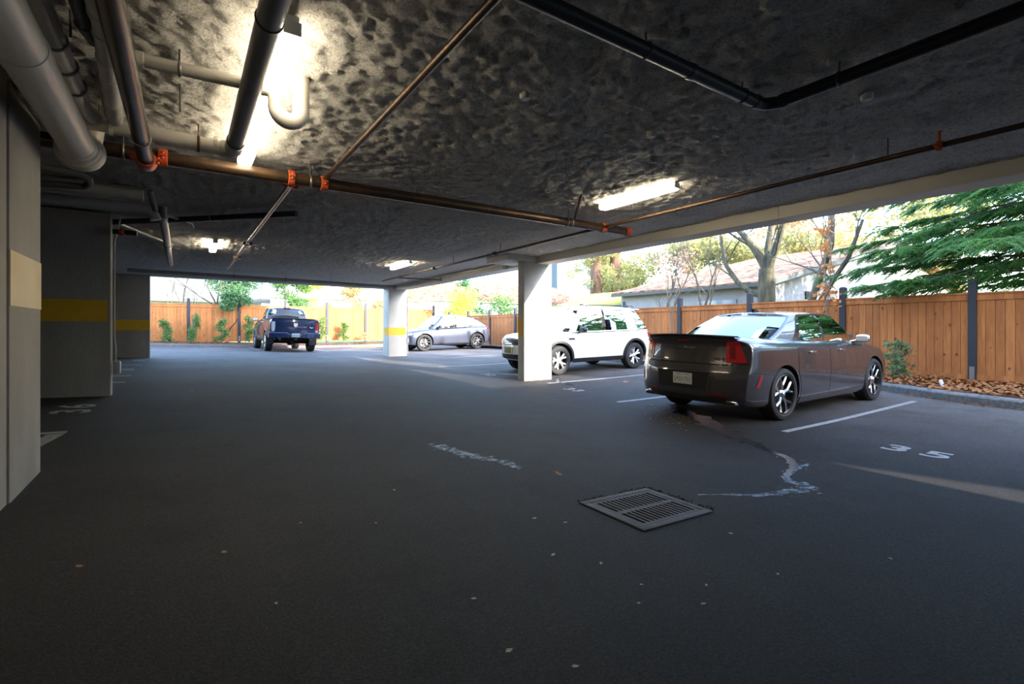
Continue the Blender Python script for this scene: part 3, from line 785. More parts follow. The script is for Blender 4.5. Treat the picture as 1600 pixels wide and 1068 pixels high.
pt('skid_plate', lambda u, v: (lerp(-.5, .5, u), lerp(.36, .40, v)), 10, 2, .02, M['alloy_l'], 'F')
for sd in (-1, 1):
    pt('headlamp', lambda u, v: (sd*lerp(27, 52, u), lerp(.77, .90-.02*u, v)), 8, 4, .014, M['clearlamp'], 'CF')
    pt('fog_lamp', lambda u, v: (sd*lerp(33, 42, u), lerp(.56, .60, v)), 4, 2, .010, M['clearlamp'], 'CF')
    pt('tail_lamp', lambda u, v: (180-sd*lerp(34, 56, u), lerp(.88, 1.02, v)), 8, 4, .012, M['redlamp'], 'CB')
    side = 'L' if sd > 0 else 'R'
    pt('wing_vent', lambda u, v: (lerp(3.16, 3.36, u)+.02*v, lerp(.875, .925, v)), 4, 2, .008, M['darktrim'], side)
    b = MB(); b.tube([(.7, sd*.66, 1.73), (.8, sd*.665, 1.765), (2.4, sd*.66, 1.785), (2.55, sd*.645, 1.755)], .012, 8); b.build('roof_rail', M['darktrim'], rt_, 50)
p_, n_ = T['hit']((8, 0, .62), (-1, 0, 0))
b = MB(); b.box((p_.x-.0, -.16, .55), (p_.x+.022, .16, .70), bev=.004); b.build('licence_plate', M['platedk'], rt_, 40)
b = MB(); b.box((.42, -.62, 1.66), (.80, .62, 1.69), bev=.014); b.build('rear_spoiler', pw, rt_, 50)
mirror_pair(rt_, 2.98, .90, 1.10, M['darktrim'], M['clearlamp'], 1.05)
b = MB(); b.box((.5, -.6, .30), (4.0, .6, .40)); b.build('underbody', M['well'], rt_)

# ---- blue grey crossover --------------------------------------------------
pb = paint('slate_blue_paint', (.085, .095, .135), .3, .55)
S3 = dict(L=4.66, W=1.86, wr=.375, ww=.235, rim=.265, arch=.43, axles=(.97, 3.66), paint=pb, glass=M['winglass'],
  frear=ftab((.3, .08), (.55, 0), (.85, .02), (1.05, .10)), ffront=ftab((.3, .08), (.5, 0), (.8, .03), (.92, .12)), crear=.22, cfront=.40, ezone=.7,
  sec=[(0, 1.05, .98, .84, .34), (.35, 1.10, 1.04, .91, .28), (1.0, 1.10, 1.04, .93, .25), (2.4, 1.03, .97, .93, .24), (3.3, 1.01, .94, .92, .24), (4.0, .97, .86, .91, .26), (4.4, .90, .79, .86, .3), (4.66, .82, .72, .78, .34)],
  gh=[((.16, 0, 1.06), (.98, 0, 1.48), 'rear', 5), ((.26, .72, 1.05), (1.04, .60, 1.475), '', 1), ((.42, .82, 1.06), (1.12, .62, 1.49), 'w3', 3), ((1.06, .84, 1.05), (1.34, .65, 1.535), '', 1),
      ((1.16, .845, 1.045), (1.42, .65, 1.55), 'w1', 4), ((1.96, .85, 1.02), (1.98, .66, 1.60), 'p', 1), ((2.04, .85, 1.02), (2.06, .66, 1.60), 'w2', 5), ((3.10, .83, .99), (2.56, .64, 1.57), '', 2),
      ((3.36, .76, .98), (2.68, .58, 1.56), 'screen', 6), ((3.46, 0, 1.0), (2.74, 0, 1.57), '', 1)], ghb=(5, 6), crown=.04, belt=M['darktrim'],
  belt_z=1.05, cabin=(.6, 3.2), seats=(1.45, 2.3), spokes=5, spoke_style='Y', rimmat=mat('two_tone_alloy', (.16, .16, .17), .3, .8), rimbarrel=M['well'], spin=.2,
  handles=(1.42, 2.3), handle_z=.90, handlemat=pb, sill=(.25, .33, M['darktrim'], .016), archtrim=(.05, pb), doorgap=.07)
loc, pi_, ro_ = place(12.62, 21.25, PI, S3)
T = car('crossover_car', loc, PI, S3, 'slate blue-grey crossover car with black wheels parked between the far concrete pillar and the fence', pi_, ro_)
rt_ = T['root']; pt = T['patch']
doors(T, S3, (1.05, 2.0, 3.14), .96, .36)
for sd in (-1, 1):
    pt('headlamp', lambda u, v: (sd*lerp(30, 56, u), lerp(.70+.03*u, .80, v)), 8, 3, .012, M['clearlamp'], 'CF')
    pt('tail_lamp', lambda u, v: (180-sd*lerp(30, 56, u), lerp(.93, 1.01, v)), 8, 3, .014, M['redlamp'], 'CB')
pt('grille', lambda u, v: (lerp(-.5, .5, u)*lerp(1.2, .7, v), lerp(.36, .76, v)), 12, 8, .010, M['darktrim'], 'F')
b = MB(); b.box((.60, -.56, 1.455), (1.12, .56, 1.49), bev=.015); b.build('rear_spoiler', M['darktrim'], rt_, 50)
mirror_pair(rt_, 2.95, .87, 1.06, M['darktrim'], M['clearlamp'])
b = MB(); b.box((.5, -.6, .25), (4.0, .6, .36)); b.build('underbody', M['well'], rt_)

# ---- navy pickup -----------------------------------------------------------
pn = paint('navy_paint', (.012, .028, .085), .25, .35)
S4 = dict(L=5.8, W=2.0, wr=.405, ww=.27, rim=.25, arch=.47, axles=(1.25, 4.80), paint=pn, glass=M['tintglass'], tuck=.95, hin=.93,
  frear=ftab((.5, .05), (.7, .03), (1.3, .0), (1.4, .01)), ffront=ftab((.4, .05), (1.2, .05)), crear=.05, cfront=.2, ezone=.3,
  sec=[(0, 1.36, 1.33, .94, .62), (.2, 1.37, 1.34, .97, .60), (1.2, 1.37, 1.34, .99, .55), (2.0, 1.36, 1.32, 1.0, .42), (3.6, 1.33, 1.27, 1.0, .42), (4.3, 1.30, 1.20, .99, .45), (5.4, 1.22, 1.08, .97, .50), (5.8, 1.10, 1.0, .92, .55)],
  gh=[((1.98, 0, 1.34), (2.20, 0, 1.86), 'rear', 5), ((2.0, .79, 1.33), (2.24, .66, 1.85), '', 2), ((2.20, .87, 1.30), (2.38, .71, 1.86), 'w1', 4),
      ((2.98, .875, 1.29), (2.98, .72, 1.87), 'p', 1), ((3.06, .875, 1.29), (3.06, .72, 1.87), 'w2', 5), ((4.10, .86, 1.26), (3.56, .69, 1.84), '', 2),
      ((4.28, .80, 1.26), (3.66, .62, 1.83), 'screen', 6), ((4.40, 0, 1.29), (3.74, 0, 1.84), '', 1)], ghb=(5, 6), crown=.05, bowr=.03, belt=M['darktrim'],
  belt_z=1.35, cabin=(2.1, 4.2), seats=(2.65, 3.5), spokes=5, spoke_style='V', rimmat=M['alloy_l'], rimbarrel=M['alloy_d'], spin=.2,
  handles=(2.5, 3.3), handle_z=1.12, handlemat=pn, sill=(.44, .52, M['darktrim'], .02), archtrim=(.06, pn), doorgap=.07)
loc, pi_, ro_ = place(3.80, 21.75, PI/2, S4)
T = car('pickup_truck', loc, PI/2, S4, 'navy blue crew cab pickup truck seen from behind, parked facing the far fence', pi_, ro_)
T['root']['category'] = 'truck'
rt_ = T['root']; pt = T['patch']
doors(T, S4, (2.12, 3.02, 4.1), 1.22, .54)
pt('tailgate', lambda u, v: (lerp(-.74, .74, u), lerp(.80, 1.335, v)), 12, 8, .012, pn, 'B', .02)
pt('tailgate_pressing', lambda u, v: (lerp(-.40, -.05, u), lerp(1.04, 1.055, v)), 6, 1, .018, M['chrome'], 'B', .004)
for sd in (-1, 1):
    pt('tail_lamp', lambda u, v: (sd*lerp(.765, .90, u), lerp(.92, 1.24, v)), 4, 6, .016, M['redlamp'] if sd < 0 else M['clearlamp'], 'B')
    pt('reverse_lamp', lambda u, v: (sd*lerp(.78, .885, u), lerp(.84, .915, v)), 3, 2, .016, M['clearlamp'], 'B')
    b = MB(); b.tube([(-.06, sd*.60, .57), (.2, sd*.60, .57)], .05, 16); ex = b.build('exhaust_tip', M['chrome'], rt_, 50)
    b = MB(); b.tube([(-.064, sd*.60, .57), (-.04, sd*.60, .57)], .04, 16); b.build('exhaust_bore', M['well'], ex, 50)
    b = MB(); b.box((.74, sd*.70, .30), (.76, sd*.99, .64), bev=.005); b.build('mud_flap', M['darktrim'], rt_, 40)
def bump(b):
    G = []
    for k in range(-12, 13):
        s = k/12; y = s*.98; x = -.10+.14*abs(s)**3
        zt = .80 if abs(s) > .25 else .745
        G.append([(x+.3, y, zt), (x+.02, y, zt), (x, y, zt-.02), (x-.0, y, .61), (x+.03, y, .585), (x+.3, y, .585)])
    b.grid(G); b.add(G[0], [tuple(range(6))]); b.add(G[-1], [tuple(range(6))])
solid_part('rear_bumper', bump, pn, rt_)
b = MB(); b.box((-.13, -.30, .60), (-.08, .30, .63), bev=.01); b.build('bumper_step', M['darktrim'], rt_, 50)
plate(rt_, -.125, .0, .70, -1, 'NR 3782', M['platew'], M['plateblue'], sz=.07)
b = MB(); b.box((-.16, -.05, .50), (.1, .05, .58), bev=.01); b.build('tow_hitch', M['darktrim'], rt_, 50)
# ram head shield badge
p_, n_ = T['hit']((-3, 0, 1.1), (1, 0, 0)); bx = p_.x-.014
b = MB(); b.prism([(-.075, .08), (.075, .08), (.08, .0), (.045, -.07), (0, -.09), (-.045, -.07), (-.08, 0)], 0, .01, 0, lambda a, c, d: (bx-d, a, 1.12+c))
for sd in (-1, 1): b.tube([(bx-.012, sd*.015, 1.17), (bx-.012, sd*.06, 1.16), (bx-.012, sd*.055, 1.10), (bx-.012, sd*.03, 1.10)], .010, 8)
b.build('shield_badge', M['alloy_l'], rt_, 40)
me = text_mesh('4x4', .075, .003, 1.0, 1.4, .002); me.transform(Matrix(((0, 0, -1, bx-.004), (-1, 0, 0, -.62), (0, 1, 0, 1.03), (0, 0, 0, 1)))); mobj('badge_lettering', me, M['chrome'], rt_)
b = MB(); b.box((.04, -.86, 1.375), (1.94, .86, 1.40), bev=.012); b.build('bed_cover', M['darktrim'], rt_, 40)
b = MB(); b.box((2.16, -.13, 1.875), (2.24, .13, 1.915), bev=.008); b.build('high_brake_lamp', M['redlamp2'], rt_, 50)
mirror_pair(rt_, 3.95, .93, 1.34, M['darktrim'], M['clearlamp'], 1.25)
b = MB(); b.box((.3, -.5, .45), (5.3, .5, .62)); b.tube([(1.25, -.8, .40), (1.25, .8, .40)], .06, 12); b.lathe([(.001, -.14), (.12, -.08), (.14, 0), (.12, .08), (.001, .14)], (1.25, 0, .40), (0, 1, 0), 16); b.build('underbody', M['well'], rt_, 50)
# ============================================================ SETTING
def lin(a, b, n): return [a+(b-a)*i/n for i in range(n+1)]
# asphalt floor
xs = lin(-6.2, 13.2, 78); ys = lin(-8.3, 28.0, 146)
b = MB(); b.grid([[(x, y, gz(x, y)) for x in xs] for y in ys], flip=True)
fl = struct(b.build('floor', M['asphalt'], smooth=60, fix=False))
# ceiling of sprayed fibre
def ceil_z(x, y):
    p = Vector((x*1.0, y*1.0, 0))
    a = noise.fractal(p*2.2, 1.0, 2.0, 3)*.014
    f = noise.fractal(Vector((x*13, y*13, 2)), .8, 2.1, 3)*.024
    r = abs(noise.noise(p*9.))*.021
    return CEIL-.02+a+f-r
def spaced(a, b, fine, coarse, near):
    out = [a]
    while out[-1] < b:
        d = abs(out[-1]-near); out.append(out[-1]+min(coarse, fine+max(0, d-3)*.012))
    return out
xs = [-6.2, -5, -4, -3, -2, -1.4]+lin(-1.0, 6.75, 200)
ys = [-8.2, -5, -2]+spaced(-.6, 18.3, .036, .11, 2.5)
b = MB(); b.grid([[(x, y, ceil_z(x, y)) for x in xs] for y in ys])
ce = struct(b.build('ceiling', M['fluff'], smooth=80, fix=False))
# building mass above
b = MB(); b.box((-6.4, -8.6, 3.06), (7.1, 18.6, 7.35)); struct(b.build('wall_upper_storey', M['whitewall']))
b = MB(); b.box((-6.4, -8.6, -.3), (8.7, -8.2, 3.2)); struct(b.build('wall_back', M['conc']))
b = MB(); b.box((-6.5, -8.6, -.3), (-6.2, 18.6, 3.2)); struct(b.build('wall_far_left', M['conc']))
b = MB(); b.box((-6.3, 17.3, 0), (-1.62, 17.6, 3.2)); struct(b.build('wall_end', M['conc']))
b = MB(); b.box((-1.15, -8.2, -.1), (-.86, 4.02, 3.0)); struct(b.build('wall_left', M['conc']))
# edge beams
b = MB()
segs = [(-8.4, 3.50), (3.505, 6.20), (6.205, 8.9), (8.91, 18.3)]
for a, c in segs: b.box((6.70, a, 2.76), (7.10, c, 3.15), bev=.006)
struct(b.build('trim_1', M['beampaint'], smooth=30))
b = MB(); d = (7.9, .85)
p0 = (-1.7, 17.18); p1 = (7.1, 18.05)
b.prism([p0, p1, (p1[0], p1[1]+.4), (p0[0], p0[1]+.4)], 2.79, 3.15)
struct(b.build('trim_2', M['greybeam']))

# pillars ------------------------------------------------------------
def pillar(x0, y0, x1, y1, ztop, m, label, band, cap=None, rot=0):
    zb = min(gz(x0, y0), gz(x1, y1), gz(x0, y1), gz(x1, y0))-.05
    t = empty('concrete_pillar', ((x0+x1)/2, (y0+y1)/2, 0), rot, label, 'pillar')
    hx, hy = (x1-x0)/2, (y1-y0)/2
    b = MB(); b.box((-hx, -hy, zb), (hx, hy, ztop), bev=.012); b.build('shaft', m, t, 30)
    if band:
        z0, z1, bm_, faces = band
        b = MB(); e = .0025
        for (ax0, ay0, ax1, ay1) in faces: b.box((ax0-e, ay0-e, z0), (ax1+e, ay1+e, z1))
        b.build('painted_band', bm_, t)
    if cap:
        b = MB(); b.box((cap[0], cap[1], cap[4]), (cap[2], cap[3], cap[5]), bev=.01); b.build('drop_cap', M['conc2'], t, 30)
    return t
p1_ = pillar(-1.15, 4.04, -.85, 4.79, 2.72, M['conc'], 'nearest grey concrete pillar at far left with a band coloured cream for the light on it', (1.40, 1.73, M['cream'], [(-.15, -.37, .15, .375)]))
p2_ = pillar(-2.1, 8.93, -.86, 9.16, 2.90, M['conc'], 'brownish concrete pillar with yellow band, electric box on its edge, second from left', (1.37, 1.67, M['yellow'], [(-.6, -.115, .585, .115)]))
p3_ = pillar(-1.85, 17.3, -.80, 17.55, 2.92, M['conc'], 'dim concrete pillar with yellow band left of the far cedar fence', (1.23, 1.52, M['yellow'], [(-.48, -.125, .525, .125)]))
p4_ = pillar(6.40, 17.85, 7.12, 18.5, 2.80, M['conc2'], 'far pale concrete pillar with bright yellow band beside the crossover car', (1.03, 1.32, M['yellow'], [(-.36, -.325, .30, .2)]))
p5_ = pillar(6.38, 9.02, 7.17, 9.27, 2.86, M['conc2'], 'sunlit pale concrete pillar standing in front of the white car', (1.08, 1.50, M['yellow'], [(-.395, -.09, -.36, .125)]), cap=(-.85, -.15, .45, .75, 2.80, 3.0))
# conduit and box on pillar two
t = empty('electric_box', (-.84, 9.04, 0), 0, 'grey electric box with conduit on the edge of the yellow banded pillar', 'electric box')
b = MB(); b.box((0, -.06, .62), (.075, .07, .80), bev=.006); b.build('box_body', M['pvclight'], t, 40)
b = MB(); b.box((.075, -.05, .63), (.082, .06, .79), bev=.002); b.build('cover_plate', M['lampwhite'], t, 40)
b = MB(); b.tube([(.025, .0, .8), (.025, .0, 1.0), (.012, -.02, 1.15), (.012, -.02, 2.5), (.05, 0, 2.7), (.08, 0, 2.86)], .011, 8); b.build('conduit', M['pvclight'], t, 50)
t = empty('conduit_pipe', (7.13, 17.84, 0), 0, 'thin grey conduit running down the right edge of the far pale pillar', 'conduit')
b = MB(); b.tube([(0.01, 0, .3), (0.01, 0, 2.80)], .022, 8); b.build('conduit', M['pvclight'], t, 50)
b = MB(); b.box((-.02, -.03, .75), (.05, .03, .90), bev=.005); b.build('junction_box', M['pvclight'], t, 50)

# ground markings ------------------------------------------------------
def strip_on_ground(name, poly, m, label, cat, h=.003, group=None, n=14):
    """poly 4 corners -> grid draped over the ground"""
    (a, b_, c, d) = poly; G = []
    for i in range(n+1):
        u = i/n; row = []
        for v in (0, .5, 1):
            x = lerp(lerp(a[0], b_[0], u), lerp(d[0], c[0], u), v); y = lerp(lerp(a[1], b_[1], u), lerp(d[1], c[1], u), v)
            row.append((x, y, gz(x, y)+h))
        G.append(row)
    q = MB(); q.grid(G); return tag(q.build(name, m, fix=False), label, cat, group)
def line(x0, y0, x1, y1, w, label): 
    return strip_on_ground('parking_line', ((x0, y0-w/2), (x1, y1-w/2), (x1, y1+w/2), (x0, y0+w/2)), M['paintmark'], label, 'parking line')
line(6.1, 3.12, 10.2, 3.06, .085, 'white painted parking line right of the grey sedan')
line(6.05, 5.84, 10.9, 5.84, .10, 'white painted parking line left of the grey sedan, behind its rear')
line(6.6, 8.45, 11.2, 8.35, .10, 'white painted parking line along the near side of the white car')
line(6.2, 13.1, 11.3, 13.0, .10, 'white painted parking line beyond the white car')
line(8.2, 16.2, 12.3, 16.2, .10, 'faint white parking line on the sunlit yard near the crossover car')
line(-5.5, 14.6, -.82, 14.6, .11, 'farthest painted parking line beside the dim banded pillars')
line(-5.5, 11.91, -.84, 11.9, .11, 'middle painted parking line just past the electric box')
line(-5.5, 10.76, -.84, 10.75, .11, 'short painted parking line at the foot of the second pillar')
line(-5.5, 6.28, -.93, 6.28, .11, 'pale parking line crossing behind the nearest pillar')
strip_on_ground('parking_line', ((-1.12, 4.85), (-.93, 6.2), (-1.06, 6.2), (-1.25, 4.85)), M['paintmark'], 'slanted pale parking line meeting the wall pillar foot', 'parking line')
for k, (x, y0, y1) in enumerate([(2.75, 24.0, 27.6), (5.35, 22.5, 27.6)]):
    strip_on_ground('parking_line', ((x-.05, y0), (x-.05, y1), (x+.05, y1), (x+.05, y0)), M['paintmark'], ['white parking line left of the navy truck', 'white parking line right of the navy truck'][k], 'parking line')
def number(body, cx, cy, heading, h, sx, label):
    me = text_mesh(body, h/.7, 0, 1.35, sx, .012)
    bm = bmesh.new(); bm.from_mesh(me); bmesh.ops.subdivide_edges(bm, edges=[e for e in bm.edges if e.calc_length() > .1], cuts=2); bm.to_mesh(me); bm.free()
    c, s = math.cos(heading), math.sin(heading)
    for v in me.vertices:
        x, y = v.co.x, v.co.y; X = cx+x*c-y*s; Y = cy+x*s+y*c; v.co = (X, Y, gz(X, Y)+.004)
    return tag(mobj('stall_number', me, M['paintmark']), label, 'stall number')
number('35', 6.23, 1.86, -PI/2, .30, 1.15, 'white painted number 35 on the asphalt at lower right')
number('36', -1.07, 7.80, PI/2, .34, 1.25, 'white painted number 36 beside the left wall pillars')
number('33', 6.40, 7.36, -PI/2, .24, 1.15, 'white painted number 33 in front of the sunlit pillar')
number('32', 6.35, 10.55, -PI/2, .24, 1.15, 'white painted number 32 left of the sunlit pillar')
number('37', -1.15, 10.5, PI/2, .24, 1.1, 'faint stall number nearest the second pillar foot')
number('38', -1.0, 13.3, PI/2, .24, 1.1, 'faint stall number between two far parking lines')
number('39', -.95, 16.1, PI/2, .24, 1.1, 'faint stall number by the foot of the third pillar')

# irregular ground films
def trail(name, pts, m, label, cat, h=.0035, seed=1, blobs=0):
    rnd = random.Random(seed); P = crom([(x, y, w) for x, y, w in pts], 7)
    L_, R_ = [], []
    for i, (x, y, w) in enumerate(P):
        a = P[min(i+1, len(P)-1)]; c = P[max(i-1, 0)]; dx, dy = a[0]-c[0], a[1]-c[1]; l = math.hypot(dx, dy) or 1
        nx, ny = -dy/l, dx/l
        wl = w*(.85+.9*noise.noise(Vector((i*.45, seed, 0)))); wr = w*(.85+.9*noise.noise(Vector((i*.45, seed, 7))))
        L_.append((x+nx*wl, y+ny*wl)); R_.append((x-nx*wr, y-ny*wr))
    G = []
    for l, r in zip(L_, R_):
        mx_ = ((l[0]+r[0])/2, (l[1]+r[1])/2); G.append([(x, y, gz(x, y)+h) for x, y in (l, mx_, r)])
    q = MB(); q.grid(G)
    for k in range(blobs):
        x, y, w = P[rnd.randrange(len(P))]; x += rnd.uniform(-w, w)*2.2; y += rnd.uniform(-w, w)*2.2; rr = w*rnd.uniform(.15, .5); n = 9
        q.add([(x+rr*rnd.uniform(.6, 1.2)*math.cos(2*PI*j/n), y+rr*rnd.uniform(.6, 1.2)*math.sin(2*PI*j/n), gz(x, y)+h) for j in range(n)], [tuple(range(n))])
    return tag(q.build(name, m, fix=False), label, cat)
trail('water_trail', [(6.5, 5.0, .10), (6.24, 4.7, .16), (5.98, 4.15, .15), (5.62, 3.71, .13), (5.3, 3.25, .10), (5.15, 2.95, .07), (4.96, 2.67, .045), (4.81, 2.42, .05), (4.60, 2.27, .05), (4.45, 2.2, .035), (4.2, 2.13, .02), (4.05, 2.02, .012)], M['water'], 'dark wet water trail running from under the sedan towards the drain', 'water trail', seed=4, blobs=26)
trail('mineral_stain', [(4.78, 2.22, .012), (4.62, 2.2, .03), (4.42, 2.17, .03), (4.11, 2.09, .03), (4.0, 1.99, .05), (4.0, 1.87, .08), (3.85, 1.84, .07), (3.7, 1.87, .05), (3.42, 1.93, .035), (3.21, 2.06, .02), (3.03, 2.15, .01)], M['film'], 'pale blue dried stain where the water trail ends right of the drain', 'stain', h=.003, seed=9, blobs=14)
trail('mineral_stain', [(2.03, 4.35, .08), (2.12, 4.0, .08), (2.2, 3.73, .06), (2.29, 3.57, .055), (2.30, 3.42, .06), (2.30, 3.32, .03)], M['film'], 'pale bluish stain in the middle of the asphalt lane', 'stain', seed=5, blobs=8)
trail('water_trail', [(7.5, 9.2, .03), (7.2, 8.85, .07), (6.95, 8.45, .05), (6.9, 8.1, .07), (6.85, 7.75, .03)], M['water'], 'small dark wet patch by the front wheel of the white car', 'water trail', seed=6, blobs=6)

# drain grate -------------------------------------------------------------
gx, gy = 2.485, 2.155
t = empty('drain_grate', (gx, gy, gz(gx, gy)-.008), 0, 'square cast iron drain grate with long slots set in the asphalt', 'drain grate')
sl = (gz(gx+.3, gy)-gz(gx-.3, gy))/.6; t.rotation_euler = (0, -math.atan(sl), 0)
b = MB(); b.box((-.29, -.24, .0085), (.29, .24, .0092)); b.build('drain_pit', M['pit'], t)
b = MB()
for (x0, y0, x1, y1) in ((-.325, -.275, .325, -.225), (-.325, .225, .325, .275), (-.325, -.225, -.275, .225), (.275, -.225, .325, .225)): b.box((x0, y0, 0), (x1, y1, .016), bev=.003)
b.build('frame', M['iron'], t, 30)
b = MB()
for (x0, y0, x1, y1) in ((-.272, -.222, .272, -.195), (-.272, .195, .272, .222), (-.272, -.195, -.245, .195), (.245, -.195, .272, .195), (-.245, -.02, .245, .02)): b.box((x0, y0, .002), (x1, y1, .0145))
b.build('rim', M['iron'], t)
k = 0
for i in range(12):
    x = -.245+.49*(i+.5)/12+.0
    if i == 0: pass
    b = MB()
    xx = -.245+.49*(i+1)/13
    b.box((xx-.008, -.196, .002), (xx+.008, .196, .0142)); b.build("bar", M['iron'], t)
# soil rim at the grate
rnd = random.Random(3); b = MB()
for k in range(160):
    e = rnd.random(); side = rnd.randrange(2)
    x = gx+(.33+rnd.gauss(.03, .02) if side else rnd.uniform(-.33, .36)); y = gy+(rnd.uniform(-.25, .3) if side else .28+abs(rnd.gauss(.01, .015)))
    s = rnd.uniform(.003, .010); z = gz(x, y)
    b.add([(x-s, y, z), (x, y+s, z), (x+s, y-s*.5, z), (x, y, z+s)], [(0, 1, 3), (1, 2, 3), (2, 0, 3)])
tag(b.build('grit', M['soil'], fix=False), 'brown grit and debris gathered along the edge of the drain grate', 'grit', kind='stuff')

# kerbs, bed, ground -----------------------------------------------------------
def kerb(path, w, h, label, out):
    """path of inner-face points, the kerb body lies to the `out` side"""
    G = []
    for i, (x, y) in enumerate(path):
        a = path[min(i+1, len(path)-1)]; c = path[max(i-1, 0)]; dx, dy = a[0]-c[0], a[1]-c[1]; l = math.hypot(dx, dy); nx, ny = -dy/l*out, dx/l*out
        z = gz(x, y)
        G.append([(x, y, z-.05), (x+nx*.01, y+ny*.01, z+h-.02), (x+nx*.03, y+ny*.03, z+h), (x+nx*w, y+ny*w, z+h), (x+nx*w, y+ny*w, z-.05)])
    q = MB(); q.grid(G); return tag(q.build('concrete_kerb', M['kerb'], smooth=40), label, 'kerb')
kpath = crom([(9.9, -3.0), (10.02, 0), (10.36, 1.8), (10.72, 2.95), (11.3, 4.1), (11.5, 5.6), (11.52, 8), (11.6, 12), (11.8, 17)], 8)
kerb(kpath, .17, .13, 'low grey concrete kerb between the stalls and the leaf covered bed at right', -1)
kp2 = crom([(11.8, 17), (12.75, 19), (12.8, 24), (12.3, 26.5), (9.5, 27.6), (6, 27.7), (0, 27.7), (-6, 27.7)], 8)
kerb(kp2, .16, .12, 'grey kerb at the foot of the far cedar fence', -1)
BZ = .20
G = []
for (x, y) in kpath+kp2[1:49]:
    pass
def bed_z(x, y): return .19+.025*noise.noise(Vector((x*1.5, y*1.5, 0)))
G = []
for (x, y) in kpath: G.append([(lerp(x+.16, 13.6, k/10), y, lerp(gz(x, y)+.12, bed_z(13.4, y), min(1, k/5))+.02*noise.noise(Vector((x*3+k, y*3, 1)))) for k in range(11)])
for i in range(1, 14): y = 17+i*.9; G.append([(lerp(12.3 if y > 17.9 else 12.0, 13.6, k/10), y, lerp(gz(12.5, y)+.10, .25+.02*(y-17), k/10)) for k in range(11)])
b = MB(); b.grid(G); struct(b.build('ground_mulch_bed', M['soil'], smooth=60, fix=False))
b = MB(); G = []
for k in range(41):
    x = lerp(-6.5, 13.6, k/40); zf = gz(min(x, 12), 27.7)+.1
    G.append([(x, lerp(27.82, 29.2, j/4), zf+.03*j+.02*noise.noise(Vector((x*2, j, 0)))) for j in range(5)])
b.grid(G); struct(b.build('ground_far_bed', M['soil'], smooth=60, fix=False))
b = MB(); b.box((-60, 29.2, -.2), (140, 190, .45)); b.box((13.5, -60, -.2), (140, 29.2, .18)); b.box((-60, -60, -.3), (-6.4, 29.2, .2)); b.box((-6.4, -60, -.3), (13.5, -8.6, -.02))
struct(b.build('ground_lawn', M['grass']))
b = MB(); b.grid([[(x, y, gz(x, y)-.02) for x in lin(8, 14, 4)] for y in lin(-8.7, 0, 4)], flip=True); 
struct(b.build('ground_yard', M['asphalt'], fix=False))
b = MB(); G = []
for i, (x, y) in enumerate(kpath): G.append([(x+.16, y, gz(x, y)+.128), (x+.34+.05*noise.noise(Vector((x, y*4, 3))), y, gz(x, y)+.135)])
b.grid(G); tag(b.build('gravel_edging', M['gravel'], fix=False), 'pale gravel strip along the back of the right kerb', 'gravel', kind='stuff')
b = MB(); G = [[(x, y, gz(x, y)+.01+.01*noise.noise(Vector((x*5, y*5, 0)))) for x in lin(7.6, 11.2, 12)] for y in lin(25.9, 27.6, 6)]
b.grid(G, flip=True); tag(b.build('grass_patch', M['grass'], fix=False), 'small patch of green grass left of the crossover car', 'grass', kind='stuff')

# leaves -------------------------------------------------------------------
def leaf_into(b, x, y, z, s, rnd, mi=0, flat=.35):
    a = rnd.uniform(0, 2*PI); c, sn = math.cos(a), math.sin(a); tl = rnd.uniform(-flat, flat); tw = rnd.uniform(-flat, flat)
    P = [(-.5, 0, 0), (-.15, .32, .06), (.2, .22, .03), (.55, 0, .08), (.2, -.22, .03), (-.15, -.32, .06), (0, 0, -.03)]
    vs = []
    for u, v, w in P: vs.append((x+(u*c-v*sn)*s, y+(u*sn+v*c)*s, z+(w+abs(tl)*.3+u*tl+v*tw)*s))
    b.add(vs, [(0, 1, 6), (1, 2, 6), (2, 3, 6), (3, 4, 6), (4, 5, 6), (5, 0, 6)], mi)
rnd = random.Random(11); b = MB()
def kx(y):
    for i in range(len(kpath)-1):
        if kpath[i][1] <= y <= kpath[i+1][1]: return lerp(kpath[i][0], kpath[i+1][0], (y-kpath[i][1])/(kpath[i+1][1]-kpath[i][1]))
    return 11.8
for k in range(7500):
    y = rnd.uniform(-1, 16) if k % 3 == 0 else rnd.uniform(.5, 6.5); x0 = kx(y); t_ = rnd.random()**.8; x = lerp(x0+.2, 13.35, t_)
    z = lerp(gz(x0, y)+.13, bed_z(13.4, y), min(1, (x-x0)/1.0))+rnd.uniform(.0, .035)
    leaf_into(b, x, y, z+.01, rnd.uniform(.04, .10), rnd, rnd.randrange(2), .6)
for k in range(260):
    y = rnd.uniform(0, 6); x0 = kx(y); x = x0-abs(rnd.gauss(0, .07)); leaf_into(b, x, y, gz(x, y)+.006, rnd.uniform(.03, .07), rnd, rnd.randrange(2), .2)
tag(b.build('fallen_leaves', [M['leaf1'], M['leaf2']], fix=False), 'carpet of orange brown fallen leaves on the bed below the right fence', 'fallen leaves', kind='stuff')
b = MB()
for k in range(1400):
    x = rnd.uniform(-3, 9); y = rnd.uniform(27.2, 29); z = (gz(min(x, 12), 27.7)+.16 if y > 27.75 else gz(x, y)+.01)
    leaf_into(b, x, y, z, rnd.uniform(.05, .11), rnd, rnd.randrange(2), .3)
tag(b.build('fallen_leaves', [M['leaf1'], M['leaf2']], fix=False), 'scattered brown leaves in the bed below the far fence', 'fallen leaves', kind='stuff')
b = MB()
for k in range(90):
    u = rnd.random(); x = lerp(6.3, 5.3, u)+rnd.gauss(0, .15); y = lerp(5.3, 4.0, u)+rnd.gauss(0, .15); leaf_into(b, x, y, gz(x, y)+.006, rnd.uniform(.02, .05), rnd, rnd.randrange(2), .2)
